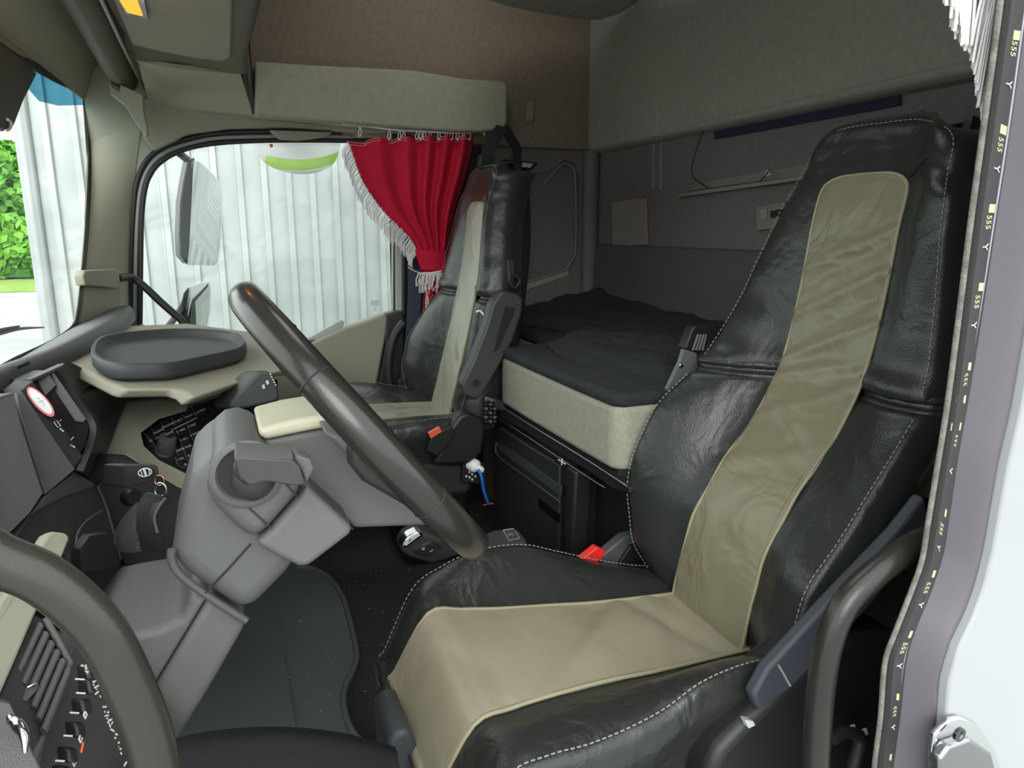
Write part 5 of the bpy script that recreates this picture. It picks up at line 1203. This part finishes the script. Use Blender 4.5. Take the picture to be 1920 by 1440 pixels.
tube('button_rim', PX([(777, 1032), (786, 1024), (806, 1018), (820, 1020), (826, 1026), (818, 1036), (800, 1042), (784, 1040)], 'x', X0-.002), .0012, STEEL, sh_, cyc=True, n=3, ns=6)
plate('rocker_button', PX([(778, 1032), (787, 1025), (806, 1019), (819, 1021), (824, 1026), (816, 1034), (800, 1041), (785, 1039)], 'x', X0-.004), (.01, 0, 0), BLK, sh_, bevel=.002)
for a, b in (((790, 1030), (797, 1028)), ((792, 1026), (795, 1032)), ((806, 1035), (812, 1031))): tube('button_print', [px(a[0], a[1], 'x', X0-.0055), px(b[0], b[1], 'x', X0-.0055)], .001, GLY, sh_, cr=False, ns=5)
tube('print', PX([(767, 1016), (770, 1010)], 'x', X0-.008), .0012, BLKS, sh_, cr=False, ns=5)
tube('chrome_stem', [px(852, 1022, 'x', X0+.03), px(870, 1032, 'x', X0+.04), px(885, 1045, 'x', X0+.05)], [.012, .010, .012], CHR, sh_)

# ================================================================== GRAB HANDLES AND DOORWAY
r = thing('entry_grab_handle', 'thick worn leather grab handle curving at lower left of doorway', 'grab handle', px(150, 1150, 'x', 0))
hp = [(-160, 1000), (-60, 1020), (0, 1050), (80, 1085), (150, 1140), (200, 1200), (240, 1280), (272, 1360), (292, 1440), (305, 1540)]
HP = [px(u, v, 'x', 0) for u, v in hp]
tube('grip', HP, .0175, HANDM, r, n=8, ns=20)
rn = random.Random(5); bm = bmesh.new(); sp = cr_pts([px(u, v, 'x', -.013) for u, v in ((150, 1236), (165, 1262), (185, 1300), (205, 1350), (225, 1400), (236, 1440))], 12)
for p in sp:
    if rn.random() < .55:
        tube_bm(bm, [p+V((0, rn.uniform(-.001, .001), 0)), p+V((0, rn.uniform(-.002, .002), rn.uniform(-.003, .003)))], rn.uniform(.0004, .0008), ns=4)
me = bpy.data.meshes.new('scuffed_seam'); bm.to_mesh(me); bm.free(); link('scuffed_seam', me, STI, r)
r = thing('door_pillar_grab_handle', 'dark bent grab handle rising beside the driver seat at doorway', 'grab handle', px(1600, 1120, 'x', .02))
tube('grip', PX([(1528, 1560), (1530, 1440), (1535, 1340), (1545, 1250), (1562, 1180), (1590, 1125), (1635, 1080), (1680, 1045), (1715, 1022), (1740, 1010)], 'x', .03), .0168, mat('dark_handle_skin', '272623', .25, bump=.12, bscale=500), r, n=6, ns=20)
# doorway rear edge: carpet edge, marked black strip, rubber bulb, white body
stL = [(1890, -140), (1876, 0), (1845, 233), (1820, 417), (1797, 600), (1776, 760), (1760, 860), (1740, 981), (1728, 1053), (1704, 1120), (1680, 1182), (1659, 1243), (1651, 1343), (1639, 1440), (1630, 1560)]
stR = [(1940, -140), (1918, 0), (1883, 250), (1857, 417), (1828, 600), (1800, 760), (1782, 860), (1762, 1009), (1750, 1061), (1728, 1125), (1704, 1182), (1688, 1243), (1676, 1343), (1663, 1440), (1652, 1560)]
rbR = [(2010, -140), (1985, 0), (1945, 250), (1925, 417), (1903, 600), (1876, 760), (1853, 860), (1825, 1021), (1808, 1090), (1790, 1140), (1764, 1194), (1745, 1260), (1738, 1343), (1732, 1440), (1725, 1560)]
XS_ = -.01
A3, B3, C3 = PX(stL, 'x', XS_), PX(stR, 'x', XS_), PX(rbR, 'x', XS_-.02)
ed = thing('door_seal_strip', 'black doorway edge strip with pale clips and print along driver door', 'seal strip', A3[7])
rows = [[a, a.lerp(b, .5)+V((-.003, 0, 0)), b] for a, b in zip(A3, B3)]
grid('strip', rows, mat('strip_black', '1c1e23', .55), ed, nu=3, nv=4, thick=.004, side=-1)
tube('worn_carpet_edge', A3, .0032, mat('worn_edge_grey', '7c7b74', .95, bump=1, bscale=300, h2='5e5d58', vscale=60), ed, n=5, ns=8)
tube('bright_bead', [b+V((-.003, 0, 0)) for b in B3], .0018, mat('bead_grey', '8d8f98', .4), ed, n=5, ns=8)
MK = mat('pale_print', 'b9b38e', .7)
An, Bn = cr_pts(A3, 20), cr_pts(B3, 20)
def at_v(vv):
    for i in range(len(An)-1):
        d_ = lambda p: 720-FPX*((p-CAM).dot(UP))/((p-CAM).dot(FW))
        if d_(An[i+1]) >= vv: return i
    return len(An)-2
def smark(u, v, kind):
    i = at_v(v); a, b = An[i], Bn[i]; t_ = (An[i+1]-An[i]).normalized(); s_ = (b-a).normalized(); n_ = V((-1, 0, 0))
    c = a.lerp(b, .60)
    if kind == 0:
        q = [c+s_*.008-t_*.0045, c+s_*.008+t_*.0045, c-s_*.008+t_*.0045, c-s_*.008-t_*.0045]; plate('clip', [p+n_*.005 for p in q], n_*.001, MK, ed)
    elif kind == 1:
        M = Matrix((t_, s_, n_)).transposed().to_4x4(); M.translation = c+n_*.0065; text('print', '555', .0105, M, MK, ed)
    else:
        M = Matrix((t_, s_, n_)).transposed().to_4x4(); M.translation = c+n_*.0065; text('print', 'Y', .013, M, GLY, ed)
seq = [(1902, 72, 0), (1898, 100, 1), (1890, 155, 2), (1873, 237, 0), (1868, 265, 1), (1857, 317, 2), (1852, 395, 0), (1848, 424, 1), (1840, 470, 2), (1828, 543, 0), (1826, 572, 1), (1818, 614, 2), (1806, 687, 0), (1803, 713, 1), (1796, 748, 0), (1790, 800, 0), (1784, 830, 1), (1776, 880, 2), (1763, 944, 0), (1759, 972, 1), (1755, 1008, 2), (1741, 1068, 0), (1735, 1094, 1), (1718, 1127, 2), (1691, 1187, 0), (1685, 1212, 1), (1680, 1247, 2), (1669, 1305, 0), (1666, 1330, 1), (1662, 1360, 2), (1654, 1415, 0)]
for u, v, k in seq: smark(u, v, k)
rows = [[b+V((.006, -.004, 0)), b+V((-.002, -.010, 0)), b.lerp(c, .45)+V((-.016, -.012, 0)), c+V((-.006, .0, 0)), c+V((.018, -.006, 0))] for b, c in zip(B3, C3)]
dr = thing('door_rubber_seal', 'fat grey rubber bulb seal framing the doorway beside white body', 'seal', B3[7])
grid('bulb', rows, RUBG, dr, nu=6, nv=4, thick=.004, side=1)
# interior skin behind the strip and pillar wall
rows = [[a+V((.002, -.004, 0)), a+V((.006, -.03, 0)), a+V((.012, -.07, 0)), a+V((.012, -.2, 0))] for a in A3]
o = grid('trim_15', rows, DASHD, thick=.01); struct(o)
o = plate('wall_left', [V((-.04, -.84, -.6)), V((-.04, -.84, 2.5)), V((-.04, -1.52, 2.5)), V((-.04, -1.52, -.6))], (.05, 0, 0), DASHD); struct(o)
o = plate('wall_left_top', [V((-.05, .45, 1.72)), V((-.05, .45, 2.5)), V((-.05, -.86, 2.5)), V((-.05, -.86, 1.72))], (.05, 0, 0), HEADG); struct(o)
o = plate('wall_left_front', [V((-.05, .30, -.6)), V((-.05, .30, 2.5)), V((-.05, .46, 2.5)), V((-.05, .46, -.6))], (.05, 0, 0), DASHD); struct(o)
# outside body skin
bp_ = [c+V((-.004, -.002, 0)) for c in C3]
outer = [V((-.034, p.y, p.z)) for p in bp_]
tp_, bt_ = outer[0], outer[-1]
wb = thing('cab_body_side', 'bright white painted cab body side outside the doorway', 'truck body', (-.05, -1.2, 0))
plate('side_skin', outer+[V((-.034, bt_.y, -.9)), V((-.034, -2.3, -.9)), V((-.034, -2.3, 2.6)), V((-.034, tp_.y, 2.6))], (-.02, 0, 0), PAINT, wb, bevel=.004)
sk = thing('door_striker', 'polished door striker plate on white body at lower right', 'striker', px(1800, 1390, 'x', -.06))
plate('base_plate', PX([(1738, 1400), (1742, 1370), (1770, 1342), (1790, 1338), (1822, 1352), (1856, 1400), (1880, 1470), (1740, 1500)], 'x', -.056), (-.008, 0, 0), CHR, sk, bevel=.003)
plate('raised_block', PX([(1742, 1410), (1760, 1385), (1800, 1372), (1840, 1400), (1862, 1480), (1745, 1500)], 'x', -.064), (-.014, 0, 0), STEEL, sk, bevel=.004)
lathe('screw', [(0, .001), (.004, .001), (.005, .003), (.0085, .003), (.0085, -.001), (0, -.001)], mat('screw_dark', '6e7074', .3, metal=1), sk, frame_of(px(1797, 1376, 'x', -.079), (-1, 0, 0)))

# lint fibres trodden into the carpet and mat
rn = random.Random(11); bm = bmesh.new()
for k in range(90):
    if k < 60: x, y, z = rn.uniform(.75, 1.7), rn.uniform(-.55, -.26), -.017
    else: x, y, z = rn.uniform(.5, 1.5), rn.uniform(-.2, -.02), .0145
    a = rn.uniform(0, 6.28); l = rn.uniform(.001, .006); d = V((math.cos(a), math.sin(a), rn.uniform(0, .3)))*l
    tube_bm(bm, [V((x, y, z)), V((x, y, z))+d], rn.uniform(.0005, .0011), ns=4)
me = bpy.data.meshes.new('lint'); bm.to_mesh(me); bm.free()
o = link('lint', me, WHT); tag(o, 'pale lint specks scattered over the black carpet and rubber mat', 'lint'); o['kind'] = 'stuff'
